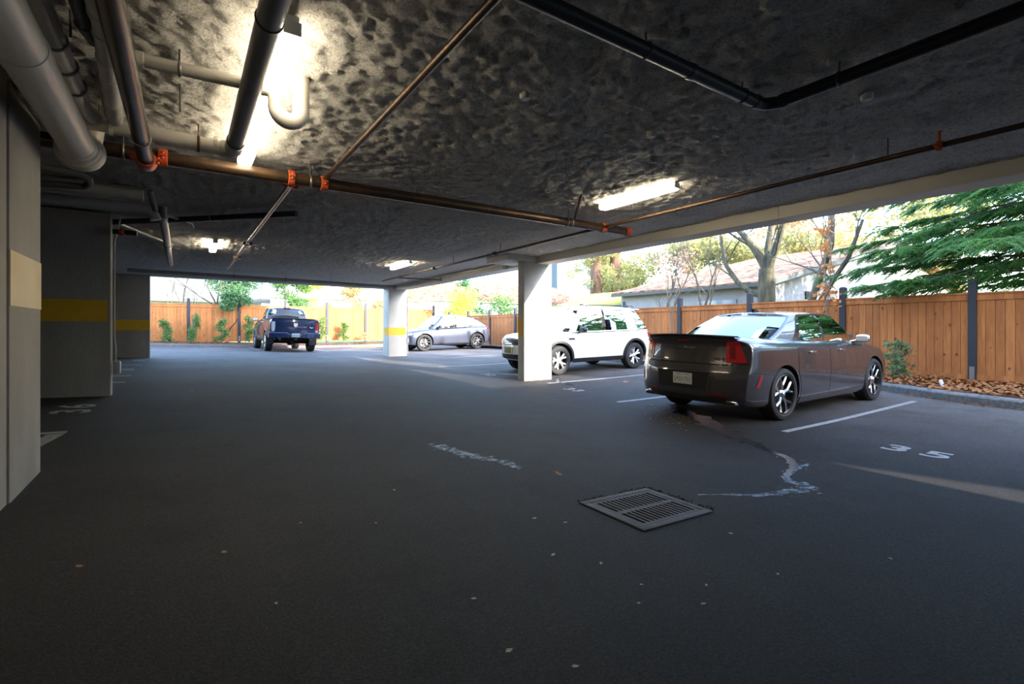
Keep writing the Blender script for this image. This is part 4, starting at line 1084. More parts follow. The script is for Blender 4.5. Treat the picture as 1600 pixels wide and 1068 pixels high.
tag(b.build('fallen_leaves', [M['leaf1'], M['leaf2']], fix=False), 'wet brown leaf bits beside the water trail behind the sedan', 'fallen leaves', kind='stuff')
lf = [(-.38, 2.84, 'small orange leaf on the asphalt near the left wall'), (.16, 2.70, 'curled brown leaf on the lane, right of the small orange one'), (2.46, 3.01, 'dark crumpled leaf just beyond the drain grate'), (8.18, 7.65, 'dark twig-like leaf on the yard between the white car and the sedan')]
for i, (x, y, l) in enumerate(lf):
    b = MB(); leaf_into(b, x, y, gz(x, y)+.006, [.03, .035, .06, .16][i], rnd, 0, .6); tag(b.build('fallen_leaf', M['leaf1'] if i < 2 else M['leaf2'], fix=False), l, 'leaf')
pale = [(.9, 2.72), (.98, 1.74), (1.2, 3.24), (2.57, 1.61), (1.67, 1.47), (1.52, 1.9), (1.66, 1.71), (1.54, 1.37), (1.73, 2.34), (2.31, 1.21), (.92, 1.39), (1.92, 1.32), (1.06, 1.21), (.54, 2.92), (1.77, 1.23), (1.85, 2.2), (.11, 9.3), (.95, 6.75), (3.0, 1.0), (.3, 2.1)]
for i, (x, y) in enumerate(pale):
    b = MB(); leaf_into(b, x, y, gz(x, y)+.004, rnd.uniform(.016, .030), rnd, 0, .15); tag(b.build('leaf_scrap', M['leafpale'], fix=False), 'tiny pale scrap of leaf lying on the dark asphalt', 'leaf scrap', 'pale scraps scattered over the asphalt')

t = empty('standpipe_stub', (11.75, 3.05, .17), 0, 'short white pipe stub on a small concrete pad in the leaf bed', 'pipe stub')
b = MB(); b.box((-.14, -.30, -.02), (.14, .30, .03), bev=.01); b.build('concrete_pad', M['gravel'], t, 30)
b = MB(); b.tube([(0, .05, .02), (.02, .10, .14)], .03, 12); b.build('pipe', M['lampwhite'], t, 50)
# fences ----------------------------------------------------------------------
def fence(name, A, B, n, base, top, label, out, post_h):
    """A->B, n bays; out = unit normal facing the yard"""
    t = empty(name, (0, 0, 0), 0, label, 'fence')
    ax, ay = A; bx, by = B; L_ = math.hypot(bx-ax, by-ay); ux, uy = (bx-ax)/L_, (by-ay)/L_; nx, ny = out
    def Pt(s, o, z): return (ax+ux*s+nx*o, ay+uy*s+ny*o, z)
    bay = L_/n
    def bb(b, s0, s1, o0, o1, z0, z1): 
        v = [Pt(s, o, z) for z in (z0, z1) for s, o in ((s0, o0), (s1, o0), (s1, o1), (s0, o1))]
        b.add(v, [(0, 3, 2, 1), (4, 5, 6, 7), (0, 1, 5, 4), (1, 2, 6, 5), (2, 3, 7, 6), (3, 0, 4, 7)])
    for i in range(n):
        s0 = i*bay+.05; s1 = (i+1)*bay-.05; b = MB(); k = round((s1-s0)/.14)
        for j in range(k):
            a = lerp(s0, s1, j/k); c = lerp(s0, s1, (j+1)/k); bb(b, a+.004, c-.004, 0, .018, base+.12, top-.13)
        bb(b, s0, s1, -.015, -.002, base+.10, top-.1)
        b.build('board_panel', M['cedar'], t)
        b = MB(); bb(b, s0, s1, -.03, .045, top-.14, top-.02); bb(b, s0, s1, -.05, .065, top-.02, top+.015); b.build('top_rail', M['cedar'], t)
        b = MB(); bb(b, s0, s1, -.03, .045, base, base+.14); b.build('bottom_rail', M['cedar'], t)
    for i in range(n+1):
        s = i*bay; b = MB(); w = .065; h = top+post_h
        v = [Pt(s+a, o+.02, z) for (a, o, z) in ((-w, -w, base-.2), (w, -w, base-.2), (w, w, base-.2), (-w, w, base-.2), (-w, -w, h), (w, -w, h), (w, w, h), (-w, w, h), (-w*.5, -w*.5, h+.03), (w*.5, -w*.5, h+.03), (w*.5, w*.5, h+.03), (-w*.5, w*.5, h+.03))]
        b.add(v, [(0, 1, 5, 4), (1, 2, 6, 5), (2, 3, 7, 6), (3, 0, 4, 7), (4, 5, 9, 8), (5, 6, 10, 9), (6, 7, 11, 10), (7, 4, 8, 11), (8, 9, 10, 11)])
        po = b.build('post', M['post'], t)
        b = MB(); bb(b, s-.04, s+.04, .085, .092, base+.02, base+.30); b.build('post_bracket', M['zinc'], po)
    return t
fence('cedar_fence', (13.4, -4.04), (13.4, 29.1), 14, .20, 1.99, 'orange cedar board fence with charcoal posts running along the right side', (-1, 0), .27)
fence('cedar_fence', (13.4-2.2*9, 29.1), (13.4, 29.1), 9, .62, 2.50, 'orange cedar board fence across the far end behind the navy truck', (0, -1), .27)

# ============================================================ PIPES
def hang(t, x, y, z, r, m=None):
    b = MB(); b.tube([(x, y, z+r), (x, y, CEIL+.05)], .006, 6); b.build('hanger_rod', m or M['rod'], t, 50)
def ring(t, c, ax, r, w, m, name='coupling', lug=True):
    k_ = 1 if lug else .4
    b = MB(); b.lathe([(r, -w/2), (r+.012*k_, -w/2+.004), (r+.016*k_, 0), (r+.012*k_, w/2-.004), (r, w/2)], c, ax, 24)
    if lug:
        a = Vector(ax).normalized(); s = a.cross(Vector((0, 0, 1)))
        if s.length < .1: s = Vector((1, 0, 0))
        s.normalize()
        for sg in (-1, 1):
            p = Vector(c)+s*sg*(r+.024); b.tube([p-Vector((0, 0, .028)), p+Vector((0, 0, .028))], .013, 8); b.box(p-Vector((.022, .022, .008)), p+Vector((.022, .022, .008)))
    return b.build(name, m, t, 40)
def arc(c, r, a0, a1, u, w, n=8):
    u = Vector(u); w = Vector(w); c = Vector(c)
    return [c+u*r*math.cos(lerp(a0, a1, k/n))+w*r*math.sin(lerp(a0, a1, k/n)) for k in range(n+1)]
def pipe(name, pts, r, m, label, cat='pipe', seg=18, group=None):
    t = empty(name, (0, 0, 0), 0, label, cat, group)
    b = MB(); b.tube(pts, r, seg); b.build('pipe_run', m, t, 50)
    return t
ZM = 2.75
# main sprinkler pipe
t = pipe('sprinkler_main', [(-5.8, 5.23, ZM), (5.62, 5.23, ZM)], .058, M['rust'], 'large rusty brown sprinkler main crossing the ceiling with orange couplings')
ring(t, (-.15, 5.23, ZM), (1, 0, 0), .062, .07, M['orange']); ring(t, (.88, 5.23, ZM), (1, 0, 0), .062, .06, M['orange']); ring(t, (5.12, 5.23, ZM), (1, 0, 0), .06, .08, M['orange']); ring(t, (1.19, 5.23, ZM), (1, 0, 0), .060, .07, M['orange'])
ring(t, (5.62, 5.23, ZM), (1, 0, 0), .055, .08, M['orange'], 'end_cap')
for x in (-.42, -.30, .0+1.06, 4.42, 4.50): ring(t, (x, 5.23, ZM), (1, 0, 0), .060, .02, M['zinc'], 'hanger_band', False)
for x in (-.42, 1.06, 4.46): hang(t, x, 5.23, ZM, .06)
# branch towards viewer
t = pipe('sprinkler_branch', [(1.19, 5.18, ZM+.03), (1.19, -2, ZM+.03)], .024, M['rust'], 'thin brown sprinkler branch running from the main towards the top of the view', seg=12)
t = pipe('sprinkler_branch', [(.88, 5.25, ZM-.06), (.90, 5.5, ZM-.03), (.93, 14.2, ZM+.04)], .027, M['steel'], 'thin dark sprinkler branch running from the main to the far beam', seg=12)
for y in (5.42, 9.5, 11.5): ring(t, (.91, y, ZM-.02), (0, 1, 0), .03, .05, M['orange'] if y < 6 else M['steel'])
# line along the open side
t = pipe('sprinkler_line', [(5.10, -2, ZM), (5.10, 14.8, ZM)], .024, M['rust'], 'long thin brown sprinkler line along the open right side of the garage', seg=12)
ring(t, (5.10, 1.37, ZM), (0, 1, 0), .026, .05, M['orange'])
b = MB(); b.tube([(5.10, 1.37, ZM), (5.10, 1.37, ZM+.11)], .011, 8); b.lathe([(.001, 0), (.02, 0), (.02, .006), (.001, .006)], (5.10, 1.37, ZM+.11), (0, 0, 1), 12); b.build('sprinkler_head', M['orange'], t, 40)
for y in (1.72, 8.0, 10.0): hang(t, 5.10, y, ZM, .02)
for y in (8.2, 11.0): ring(t, (5.10, y, ZM), (0, 1, 0), .024, .04, M['rust'])
t = pipe('sprinkler_stub', [(5.10, 13.6, ZM), (6.55, 13.6, ZM)], .018, M['rust'], 'short brown sprinkler stub beside the far pale pillar', seg=10)
b = MB(); b.tube([(6.5, 13.6, ZM), (6.5, 13.6, ZM+.1)], .010, 8); b.build('sprinkler_head', M['rust'], t, 40)
b = MB(); b.tube([(4.46, 5.1, ZM+.02), (4.05, 4.5, CEIL)], .020, 8); tag(b.build('seismic_brace', M['steel'], smooth=50), 'dark slanted brace from the sprinkler main up to the ceiling lamp', 'brace')
# dark steel pipe coming towards viewer at top left
t = pipe('steel_riser', [(-.26, -2, 2.66), (-.26, 5.05, 2.66)]+arc((-.26, 5.05, 2.75), .09, -PI/2, 0, (0, 0, 1), (0, 1, 0), 5)[:0]+[(-.26, 5.20, 2.68)], .055, M['steel'], 'dark steel pipe running overhead to an orange elbow on the sprinkler main')
ring(t, (-.26, 5.02, 2.66), (0, 1, 0), .058, .07, M['orange'])
b = MB(); b.tube([(-.26, 5.05, 2.66), (-.26, 5.16, 2.665), (-.26, 5.24, 2.69), (-.24, 5.25, 2.75)], .072, 16); b.build('elbow', M['orange'], t, 50)
ring(t, (-.26, 4.5, 2.66), (0, 1, 0), .057, .02, M['zinc'], 'hanger_band', False)
# big white drain pipe
t = pipe('drain_pipe', [(-.645, -2.5, 2.60), (-.645, 4.75, 2.60)], .105, M['pvc'], 'biggest white drain pipe in the upper left corner with a flared end', seg=32)
b = MB(); b.lathe([(.105, -.06), (.112, -.05), (.112, 0), (.128, .01), (.130, .05), (.142, .06), (.145, .10), (.150, .11), (.150, .15), (.13, .17), (.0001, .18)], (-.645, 4.74, 2.60), (0, 1, 0), 36); b.build('end_hub', M['pvc'], t, 40)
b = MB(); b.lathe([(.106, 0), (.109, .002), (.109, .16), (.106, .162)], (-.645, 3.2, 2.60), (0, 1, 0), 32); b.build('joint', M['pvc'], t, 40)
b = MB(); b.tube([(-.645, 4.85, 2.60), (-.62, 4.92, 2.70), (-.6, 4.9, 2.86)], .10, 20); b.build('elbow', M['pvc'], t, 50)
# second grey pipe
t = pipe('waste_pipe', [(-.55, -2, 2.77), (-.565, 3.5, 2.77)], .055, M['pvcgrey'], 'dark grey pipe just right of the biggest white drain pipe', seg=20)
b = MB(); b.tube([(-.565, 3.45, 2.77), (-.575, 4.1, 2.775), (-.58, 4.40, 2.78), (-.54, 4.62, 2.79)], [.058, .058, .052, .05], 20); b.build('fitting', M['pvclight'], t, 50)
for y in (2.9, 3.45, 3.75, 4.05): ring(t, (-.565, y, 2.77), (0, 1, 0), .057, .03, M['black'], 'rubber_coupling', False)
hang(t, -.49, 3.4, 2.78, .0)
t = pipe('waste_pipe', [(-.42, -2, 2.82), (-.42, 3.35, 2.82)]+[(-.40, 3.45, 2.82), (-.30, 3.5, 2.82)], .036, M['black'], 'slim dark grey pipe, third from the upper left corner', seg=16)
for y in (2.95, 3.3): ring(t, (-.42, y, 2.82), (0, 1, 0), .037, .03, M['black'], 'rubber_coupling', False)
t = pipe('waste_pipe', [(-.335, -2, 2.80), (-.335, 3.2, 2.80), (-.40, 4.2, 2.80), (-.42, 4.62, 2.80)], .050, M['pvclight'], 'light grey pipe with many joints half hidden by the dark steel pipe', seg=20)
for y, x in ((3.1, -.335), (3.3, -.342), (3.6, -.36), (3.85, -.378), (4.0, -.39), (4.3, -.405), (4.5, -.415)): ring(t, (x, y, 2.80), (0, 1, 0), .050, .05, M['pvclight'], 'joint', False)
# white horizontal pipe and grey riser
t = pipe('drain_pipe', [(-.62, 4.72, 2.79), (.26, 4.72, 2.76), (.33, 4.72, 2.755)], .060, M['pvc'], 'white horizontal drain pipe above the orange elbow', seg=24)
for x in (-.45, -.30, -.25, .22): ring(t, (x, 4.72, 2.78), (1, 0, 0), .062, .03, M['pvc'], 'joint', False)
b = MB(); b.tube([(.26, 4.72, 2.76), (.33, 4.70, 2.755), (.345, 4.64, 2.755), (.345, 4.50, 2.755)], .068, 24); b.build('elbow', M['pvclight'], t, 50)
hang(t, -.52, 4.72, 2.80, .06, M['rust']); hang(t, .10, 4.72, 2.77, .06, M['rust'])
ring(t, (.10, 4.72, 2.765), (1, 0, 0), .063, .02, M['rust'], 'hanger_band', False)
b = MB(); b.tube([(.345, -2, 2.755), (.345, 4.60, 2.755)], .060, 24); b.build('grey_run', M['pvcgrey'], t, 50)['label'] = 'dark grey pipe run'
for y in (2.62, 4.45): ring(t, (.345, y, 2.755), (0, 1, 0), .060, .02, M['black'], 'rubber_coupling', False)
# p trap
t = pipe('trap_pipe', [(-.28, 3.56, 2.82), (.36, 3.48, 2.80)], .038, M['pvc'], 'slim white pipe ending in a curved trap beside the bright lamp', seg=20)
b = MB(); b.tube([(.33, 3.485, 2.80), (.44, 3.47, 2.80), (.485, 3.47, 2.78), (.50, 3.48, 2.72)]+[(.50+.075-.075*math.cos(a), 3.49, 2.70-.075*math.sin(a)) for a in [k*PI/10 for k in range(11)]]+[(.65, 3.49, 2.80), (.65, 3.49, 2.93)], .052, 20); b.build('trap', M['pvc'], t, 60)
ring(t, (-.22, 3.55, 2.82), (1, 0, 0), .040, .06, M['pvc'], 'joint', False); ring(t, (.34, 3.485, 2.80), (1, 0, 0), .042, .05, M['pvc'], 'joint', False)
hang(t, -.02, 3.53, 2.81, .03); ring(t, (-.02, 3.53, 2.81), (1, 0, 0), .039, .02, M['zinc'], 'hanger_band', False); hang(t, -.02, 4.0, 2.7, .03)
# black rain pipes
t = pipe('black_pipe', [(-1.2, 1.86, 2.82), (3.30, 1.86, 2.82), (3.36, 1.84, 2.82), (3.40, 1.78, 2.82), (3.40, -3, 2.82)], .042, M['black'], 'black pipe making a right-angled corner on the ceiling at upper right', seg=20)
for c, ax in (((2.55, 1.86, 2.82), (1, 0, 0)), ((3.26, 1.86, 2.82), (1, 0, 0)), ((3.40, 1.74, 2.82), (0, 1, 0))): ring(t, c, ax, .042, .05, M['black'], 'coupling', False)
for c, ax in (((2.15, 1.86, 2.82), (1, 0, 0)), ((3.1, 1.86, 2.82), (1, 0, 0)), ((3.40, 1.4, 2.82), (0, 1, 0))):
    ring(t, c, ax, .043, .015, M['rod'], 'hanger_band', False); hang(t, c[0], c[1], 2.82, .04)
# pipes at pillar two
t = pipe('drain_pipe', [(-3, 7.05, 2.80), (-.38, 6.98, 2.78)], .062, M['pvclight'], 'upper of two dim drain pipes in front of the yellow banded pillar', seg=20)
t = pipe('drain_pipe', [(-3, 7.50, 2.74), (-.44, 7.45, 2.72)], .066, M['pvclight'], 'lower of two dim drain pipes in front of the yellow banded pillar', seg=20)
b = MB(); b.tube([(-.50, 7.45, 2.72), (-.36, 7.45, 2.71), (-.30, 7.45, 2.66), (-.285, 7.45, 2.60)], .06, 20); b.build('elbow', M['pvclight'], t, 50)
b = MB(); b.tube([(-.33, 7.2, 2.90), (-.285, 7.35, 2.70)], .03, 16); b.build('inlet', M['pvcgrey'], t, 50)
t = pipe('drain_pipe', [(-3, 7.3, 2.90), (-.42, 7.2, 2.88)], .05, M['pvcgrey'], 'dark pipe tucked against the ceiling above the two dim drain pipes', seg=18)
t = pipe('waste_pipe', [(-1.4, 6.55, 2.86), (-.86, 6.55, 2.82), (-.80, 6.56, 2.79), (-.80, 6.60, 2.76), (-.86, 6.7, 2.74), (-1.4, 6.75, 2.72)], .035, M['pvcgrey'], 'small grey U shaped pipe behind the nearest pillar top', seg=14)
t = pipe('soil_pipe', [(-.24, 8.3, 2.83), (-.26, 14.2, 2.80)], .055, M['pvclight'], 'grey lavender pipe stub running to the far beam near the third pillar', seg=18)
ring(t, (-.25, 11.0, 2.815), (0, 1, 0), .055, .03, M['black'], 'rubber_coupling', False)
ring(t, (-.24, 8.4, 2.83), (0, 1, 0), .055, .05, M['pvclight'], 'joint', False)
b = MB(); b.tube([(-.24, 8.35, 2.83), (-.24, 8.2, 2.86), (-.24, 8.15, 2.95)], .05, 14); b.build('elbow', M['pvcgrey'], t, 50)
t = pipe('conduit_pipe', [(-.2, 8.3, 2.84), (.1, 8.75, 2.84), (.12, 9.0, 2.83)], .018, M['pvclight'], 'thin pale pipe slanting beside the black ceiling bar', seg=10)
t = pipe('black_pipe', [(-1.0, 9.4, 2.84), (.2, 8.3, 2.84), (1.28, 7.2, 2.84)], .040, M['black'], 'black bar half buried in the sprayed ceiling above the far light', seg=14)
ring(t, (.33, 8.17, 2.84), (1, -1, 0), .042, .02, M['zinc'], 'hanger_band', False)
t = pipe('ceiling_pipe', [(-1.2, 15.9, 2.78), (3.4, 16.5, 2.78), (6.2, 16.9, 2.76)], .05, M['pvcgrey'], 'long grey pipe along the inside of the far beam', seg=14)
for x, y in ((1.2, 16.2), (2.6, 16.4), (4.0, 16.6)): ring(t, (x, y, 2.78), (1, .13, 0), .05, .03, M['rod'], 'hanger_band', False); hang(t, x, y, 2.78, .05)
t = pipe('ceiling_pipe', [(-1.0, 9.2, 2.90), (-.2, 11.5, 2.88), (-.3, 13, 2.88)], .03, M['pvcgrey'], 'slim grey pipe by the ceiling behind the second pillar', seg=12)
t = pipe('ceiling_pipe', [(6.62, 10.2, 2.80), (6.62, 17.6, 2.78)], .05, M['pvclight'], 'light grey pipe along the beam between the two pale pillars', seg=14)
# orange valve stub near pillar two
t = pipe('valve_stub', [(-.82, 8.75, 2.62), (-.55, 8.75, 2.62)], .035, M['steel'], 'short dark pipe with orange coupling at the top of the second pillar', seg=12)
ring(t, (-.72, 8.75, 2.62), (1, 0, 0), .036, .06, M['orange'])
# cut fireproofing flange by pillar one
b = MB(); b.box((-1.5, 5.0, 2.69), (-.58, 5.06, 2.74), bev=.004); tag(b.build('steel_angle', M['rust'], smooth=30), 'rusty steel angle sticking out over the nearest pillar', 'steel angle')
# ceiling discs
for (x, y, l) in ((2.0, 2.82, 'pale round ceiling plate left of the black pipe corner'), (3.28, 2.78, 'pale round ceiling plate below the black pipe corner'), (4.02, 1.48, 'pale round ceiling plate right of the black pipe corner')):
    b = MB(); b.lathe([(.001, -.055), (.03, -.055), (.038, -.045), (.04, .03)], (x, y, CEIL-.015), (0, 0, 1), 20); tag(b.build('ceiling_plate', M['pvclight'], smooth=40), l, 'ceiling plate')

# lamps -------------------------------------------------------------------------
def lamp(x, y0, y1, z, label, power=1, near=False):
    t = empty('strip_light', (x, (y0+y1)/2, z), 0, label, 'ceiling light')
    h = (y1-y0)/2
    b = MB(); b.box((-.035, -h, .03), (.035, h, .075), bev=.01); b.build('housing', M['lampwhite'], t, 40)
    b = MB(); b.box((-.06, -h+.01, -.045), (.06, h-.01, .03), bev=.028); b.build('diffuser', M['tubeglow2'] if near else M['tubeglow'], t, 60)
    for s in (-1, 1):
        b = MB(); b.box((-.045, s*h-.008, -.03), (.045, s*h+.008, .04), bev=.006); b.build('end_cap', M['lampwhite'], t, 40)
    return t
lamp(.47, 2.75, 3.95, 2.82, 'bright strip light at upper left, its nearer half before the curved trap', 1, True)
lamp(.47, 3.99, 5.19, 2.82, 'bright strip light at upper left, its farther half behind the trap pipe', 1, True)
lamp(4.62, 3.55, 4.75, 2.88, 'strip light near the open right side above the grey sedan')
lamp(.49, 10.6, 11.8, 2.88, 'strip light deep in the garage above the navy truck')
lamp(4.60, 11.3, 12.6, 2.88, 'faint strip light near the far pale pillar')
# ============================================================ PLANTS
def leaves_mesh(name, clumps, n, size, m, parent=None, seed=1, shape=.45, droop=0.):
    """clumps: (x,y,z,rx,ry,rz) ellipsoids filled with single leaves"""
    rnd = random.Random(seed); V = []; F_ = []
    vol = [c[3]*c[4]*c[5] for c in clumps]; tot = sum(v**.7 for v in vol)
    for c, v in zip(clumps, vol):
        k = int(n*(v**.7)/tot)
        for _ in range(k):
            th = rnd.uniform(0, 2*PI); ph = math.acos(rnd.uniform(-1, 1)); rr = rnd.random()**.42*rnd.uniform(.8, 1.08)
            x = c[0]+c[3]*rr*math.sin(ph)*math.cos(th); y = c[1]+c[4]*rr*math.sin(ph)*math.sin(th); z = c[2]+c[5]*rr*math.cos(ph)
            s = size*rnd.uniform(.6, 1.3)
            d = Vector((rnd.gauss(0, 1), rnd.gauss(0, 1), rnd.gauss(-droop, .8))).normalized(); u = d.cross(Vector((rnd.gauss(0, 1), rnd.gauss(0, 1), rnd.gauss(0, 1)))).normalized()
            p = Vector((x, y, z)); nrm = d.cross(u)
            o = len(V); V += [p, p+d*s*.5+u*s*shape*.5+nrm*s*.06, p+d*s, p+d*s*.5-u*s*shape*.5+nrm*s*.06]; F_ += [(o, o+1, o+2), (o, o+2, o+3)]
    me = bpy.data.meshes.new(name); me.from_pydata([v[:] for v in V], [], F_); me.materials.append(m); me.update()
    o = bpy.data.objects.new(name, me); COL.objects.link(o)
    if parent: o.parent = parent
    return o
def branches(b, p, d, ln, r, depth, rnd, spread=.55, up=.15, tips=None, nseg=4, fork=(2, 3), shrink=.68):
    pts = [Vector(p)]; rs = [r]; d = Vector(d).normalized()
    for i in range(nseg):
        d = (d+Vector((rnd.gauss(0, .10), rnd.gauss(0, .10), rnd.gauss(up*.25, .07)))).normalized()
        pts.append(pts[-1]+d*ln/nseg); rs.append(lerp(r, r*.62, (i+1)/nseg))
    b.tube(pts, rs, 9 if r > .08 else 6 if r > .02 else 4, cap=False)
    if depth <= 0:
        if tips is not None: tips.append(pts[-1].copy())
        return
    for k in range(rnd.randint(*fork)):
        nd = (d+Vector((rnd.gauss(0, spread), rnd.gauss(0, spread), rnd.gauss(up, spread*.7)))).normalized()
        branches(b, pts[-1], nd, ln*rnd.uniform(shrink-.1, shrink+.1), rs[-1]*.78, depth-1, rnd, spread, up, tips, max(3, nseg-1), fork, shrink)
    if depth > 1:
        i = rnd.randint(1, nseg-1)
        nd = (d+Vector((rnd.gauss(0, spread*1.3), rnd.gauss(0, spread*1.3), rnd.gauss(up, spread)))).normalized()
        branches(b, pts[i], nd, ln*.6, rs[i]*.45, depth-2, rnd, spread, up, tips, 3, fork, shrink)
def tree(name, x, y, z, h, r, depth, m, label, seed, lean=(0, 0), leafm=None, leaf_n=0, leaf_s=.12, clump=.5, spread=.5, cat='tree', fork=(2, 3), group=None, trunk=.35, up=.15):
    rnd = random.Random(seed); t = empty(name, (x, y, z), 0, label, cat, group)
    b = MB(); tips = []
    branches(b, (0, 0, -.1), (lean[0], lean[1], 1), h*trunk, r, depth, rnd, spread, up, tips, 5, fork)
    b.build('trunk', m, t, 60, fix=False)
    if leafm:
        cl = [(p.x, p.y, p.z, clump, clump, clump*.8) for p in tips]
        leaves_mesh('foliage', cl, leaf_n, leaf_s, leafm, t, seed)
    return t
def shrub(name, x, y, z, h, w, m, label, seed, n=700, s=.09, cat='shrub', leaf=.5, group=None):
    rnd = random.Random(seed); t = empty(name, (x, y, z), 0, label, cat, group)
    b = MB()
    for k in range(4): b.tube([(0, 0, -.05), (rnd.uniform(-.1, .1)*w, rnd.uniform(-.1, .1)*w, h*.4), (rnd.uniform(-.3, .3)*w, rnd.uniform(-.3, .3)*w, h*.85)], [.018, .012, .006], 5)
    b.build('stem', M['twig'], t, fix=False)
    cl = [(rnd.uniform(-.22, .22)*w, rnd.uniform(-.15, .15)*w, h*(.16+.78*k/5), w*rnd.uniform(.30, .46), w*rnd.uniform(.28, .40), h*.16) for k in range(6)]
    leaves_mesh('foliage', cl, n, s, m, t, seed, leaf); return t
# shrubs along the far fence
rows = [(-.68, 1.05, .62, 'first upright green shrub against the far fence, beside the dim pillar'), (.42, 1.30, .55, 'second upright green shrub against the far fence, left of a charcoal post'),
        (1.60, 1.10, .66, 'third upright green shrub, below the drooping laurel'), (2.78, 1.22, .55, 'fourth upright green shrub, left of the navy truck'),
        (6.35, 1.30, .62, 'upright green shrub just right of the navy truck'), (7.55, 1.0, .62, 'sunlit green shrub casting a shadow on the far fence right part')]
for i, (x, h, w, l) in enumerate(rows): shrub('upright_shrub', x, 28.45, .62, h, w, M['shrub'], l, 30+i, 1300, .085, group='upright shrubs along the far fence')
shrub('dry_shrub', 8.7, 28.3, .6, .42, .9, M['autumn'], 'low dry orange shrub in the far bed left of the far pale pillar', 41, 500, .09)
shrub('dry_shrub', 10.6, 28.3, .6, .95, .8, M['autumn'], 'pale orange bush right of the far pale pillar, behind the crossover car', 42, 700, .10)
shrub('rhododendron', 12.45, 4.0, .2, .78, .62, M['rhodo'], 'small rhododendron by the cedar fence ahead of the grey sedan', 43, 420, .11, leaf=.42)
# laurel drooping over the far fence
t = empty('laurel_bush', (1.9, 29.6, .5), 0, 'big dark green laurel bush drooping over the far cedar fence', 'bush')
b = MB(); rnd = random.Random(5); branches(b, (0, 0, 0), (0, -.1, 1), 2.0, .09, 3, rnd, .5, .1); b.build('stem', M['bark'], t, 60, fix=False)
leaves_mesh('foliage', [(-.1, -.2, 3.3, 1.0, .7, .9), (.35, -.7, 2.5, .75, .5, .6), (-.05, -1.05, 1.95, .42, .35, .40), (-.7, -.4, 3.6, .5, .5, .35), (.9, -.3, 3.4, .8, .6, .7), (.75, -.6, 2.25, .45, .4, .3), (.1, -.9, 2.3, .6, .4, .45), (0, 0, 4.3, 1.2, .8, .7)], 5200, .17, M['laurel'], t, 6, .42)
tree('bushy_tree', 5.0, 33.5, .5, 4.2, .07, 3, M['bark'], 'light green bushy tree behind the far fence, right of the laurel', 8, leafm=M['shrub'], leaf_n=5200, leaf_s=.16, clump=.55, spread=.45, trunk=.42)
tree('lime_tree', 8.0, 36, .5, 4.0, .06, 3, M['bark'], 'yellow green small tree behind the fence above the navy truck', 9, leafm=M['lime'], leaf_n=3000, leaf_s=.16, clump=.5, spread=.4, trunk=.42)
tree('autumn_tree', 12.5, 40, .5, 5.5, .08, 3, M['bark'], 'pale orange tree glowing in the sun left of the far pale pillar', 10, leafm=M['autumn'], leaf_n=4200, leaf_s=.18, clump=.8, spread=.6, trunk=.36)
tree('autumn_tree', 16.0, 41, .5, 5.0, .08, 3, M['bark'], 'pale orange tree behind the far pale pillar', 12, leafm=M['autumn'], leaf_n=4000, leaf_s=.18, clump=.8, spread=.6, trunk=.36)
tree('bare_tree', -.62, 31, .5, 4.6, .055, 3, M['bark'], 'thin bare forked tree behind the far fence next to the dim pillar', 13, lean=(.18, 0), spread=.35)
tree('bare_tree', -.05, 31.4, .5, 5.4, .07, 3, M['bark'], 'straight bare trunk behind the far fence, second from the dim pillar', 14, spread=.3)
tree('bare_tree', .35, 31.0, .5, 4.6, .05, 3, M['bark'], 'slim bare trunk behind the far fence, left of the laurel bush', 15, lean=(.1, 0), spread=.45)
# conifer and lime bush behind the crossover
def conifer(name, x, y, z, h, w, m, label, seed, n=6000, s=.22, cat='tree', bark=None, rings=9):
    rnd = random.Random(seed); t = empty(name, (x, y, z), 0, label, cat)
    b = MB(); b.tube([(0, 0, 0), (0, 0, h*.5), (0, 0, h)], [w*.07, w*.05, .02], 10); b.build('trunk', bark or M['bark'], t, 60, fix=False)
    cl = []
    for k in range(rings):
        f = k/rings; rr = w*.5*(1-f)**.8
        for j in range(6):
            a = rnd.uniform(0, 2*PI); cl.append((rr*.62*math.cos(a), rr*.62*math.sin(a), h*(.12+.86*f), rr*.55, rr*.55, h*.07))
    leaves_mesh('foliage', cl, n, s, m, t, seed, .35); return t
conifer('dark_conifer', 17.6, 32.5, .4, 5.2, 4.6, M['conif'], 'dark green conifer behind the fence, above the crossover car', 20, 7500, .22)
shrub('lime_bush', 14.9, 27.6, .3, 3.3, 2.9, M['lime'], 'bright yellow green bush over the fence behind the crossover car', 21, 5200, .16, 'bush')
shrub('green_bush', 15.2, 23.0, .3, 2.7, 2.2, M['shrub'], 'mid green bush over the fence, right of the lime bush', 22, 3600, .13, 'bush')
# redwood pair
def big_trunk(x, y, r, h, label, seed, m):
    t = empty('redwood_tree', (x, y, .3), 0, label, 'tree'); rnd = random.Random(seed)
    b = MB(); b.tube([(0, 0, -.2), (.02, 0, 1), (.05, 0, 4), (.1, 0, h)], [r*1.25, r, r*.9, r*.7], 16); b.build('trunk', m, t, 60, fix=False)
    cl = []
    for k in range(26): 
        a = rnd.uniform(0, 2*PI); q = rnd.uniform(.8, 2.6); cl.append((q*math.cos(a), q*math.sin(a), rnd.uniform(4.2, 10.5), .8, .8, .5))
    leaves_mesh('foliage', cl, 4200, .28, M['olive'], t, seed, .3); return t
big_trunk(31.0, 32.6, .62, 11, 'thick reddish redwood trunk behind the fence, left of its pair', 24, M['redbark'])
big_trunk(32.8, 32.0, .60, 11, 'thick reddish redwood trunk behind the fence, right of its pair', 25, M['redbark'])
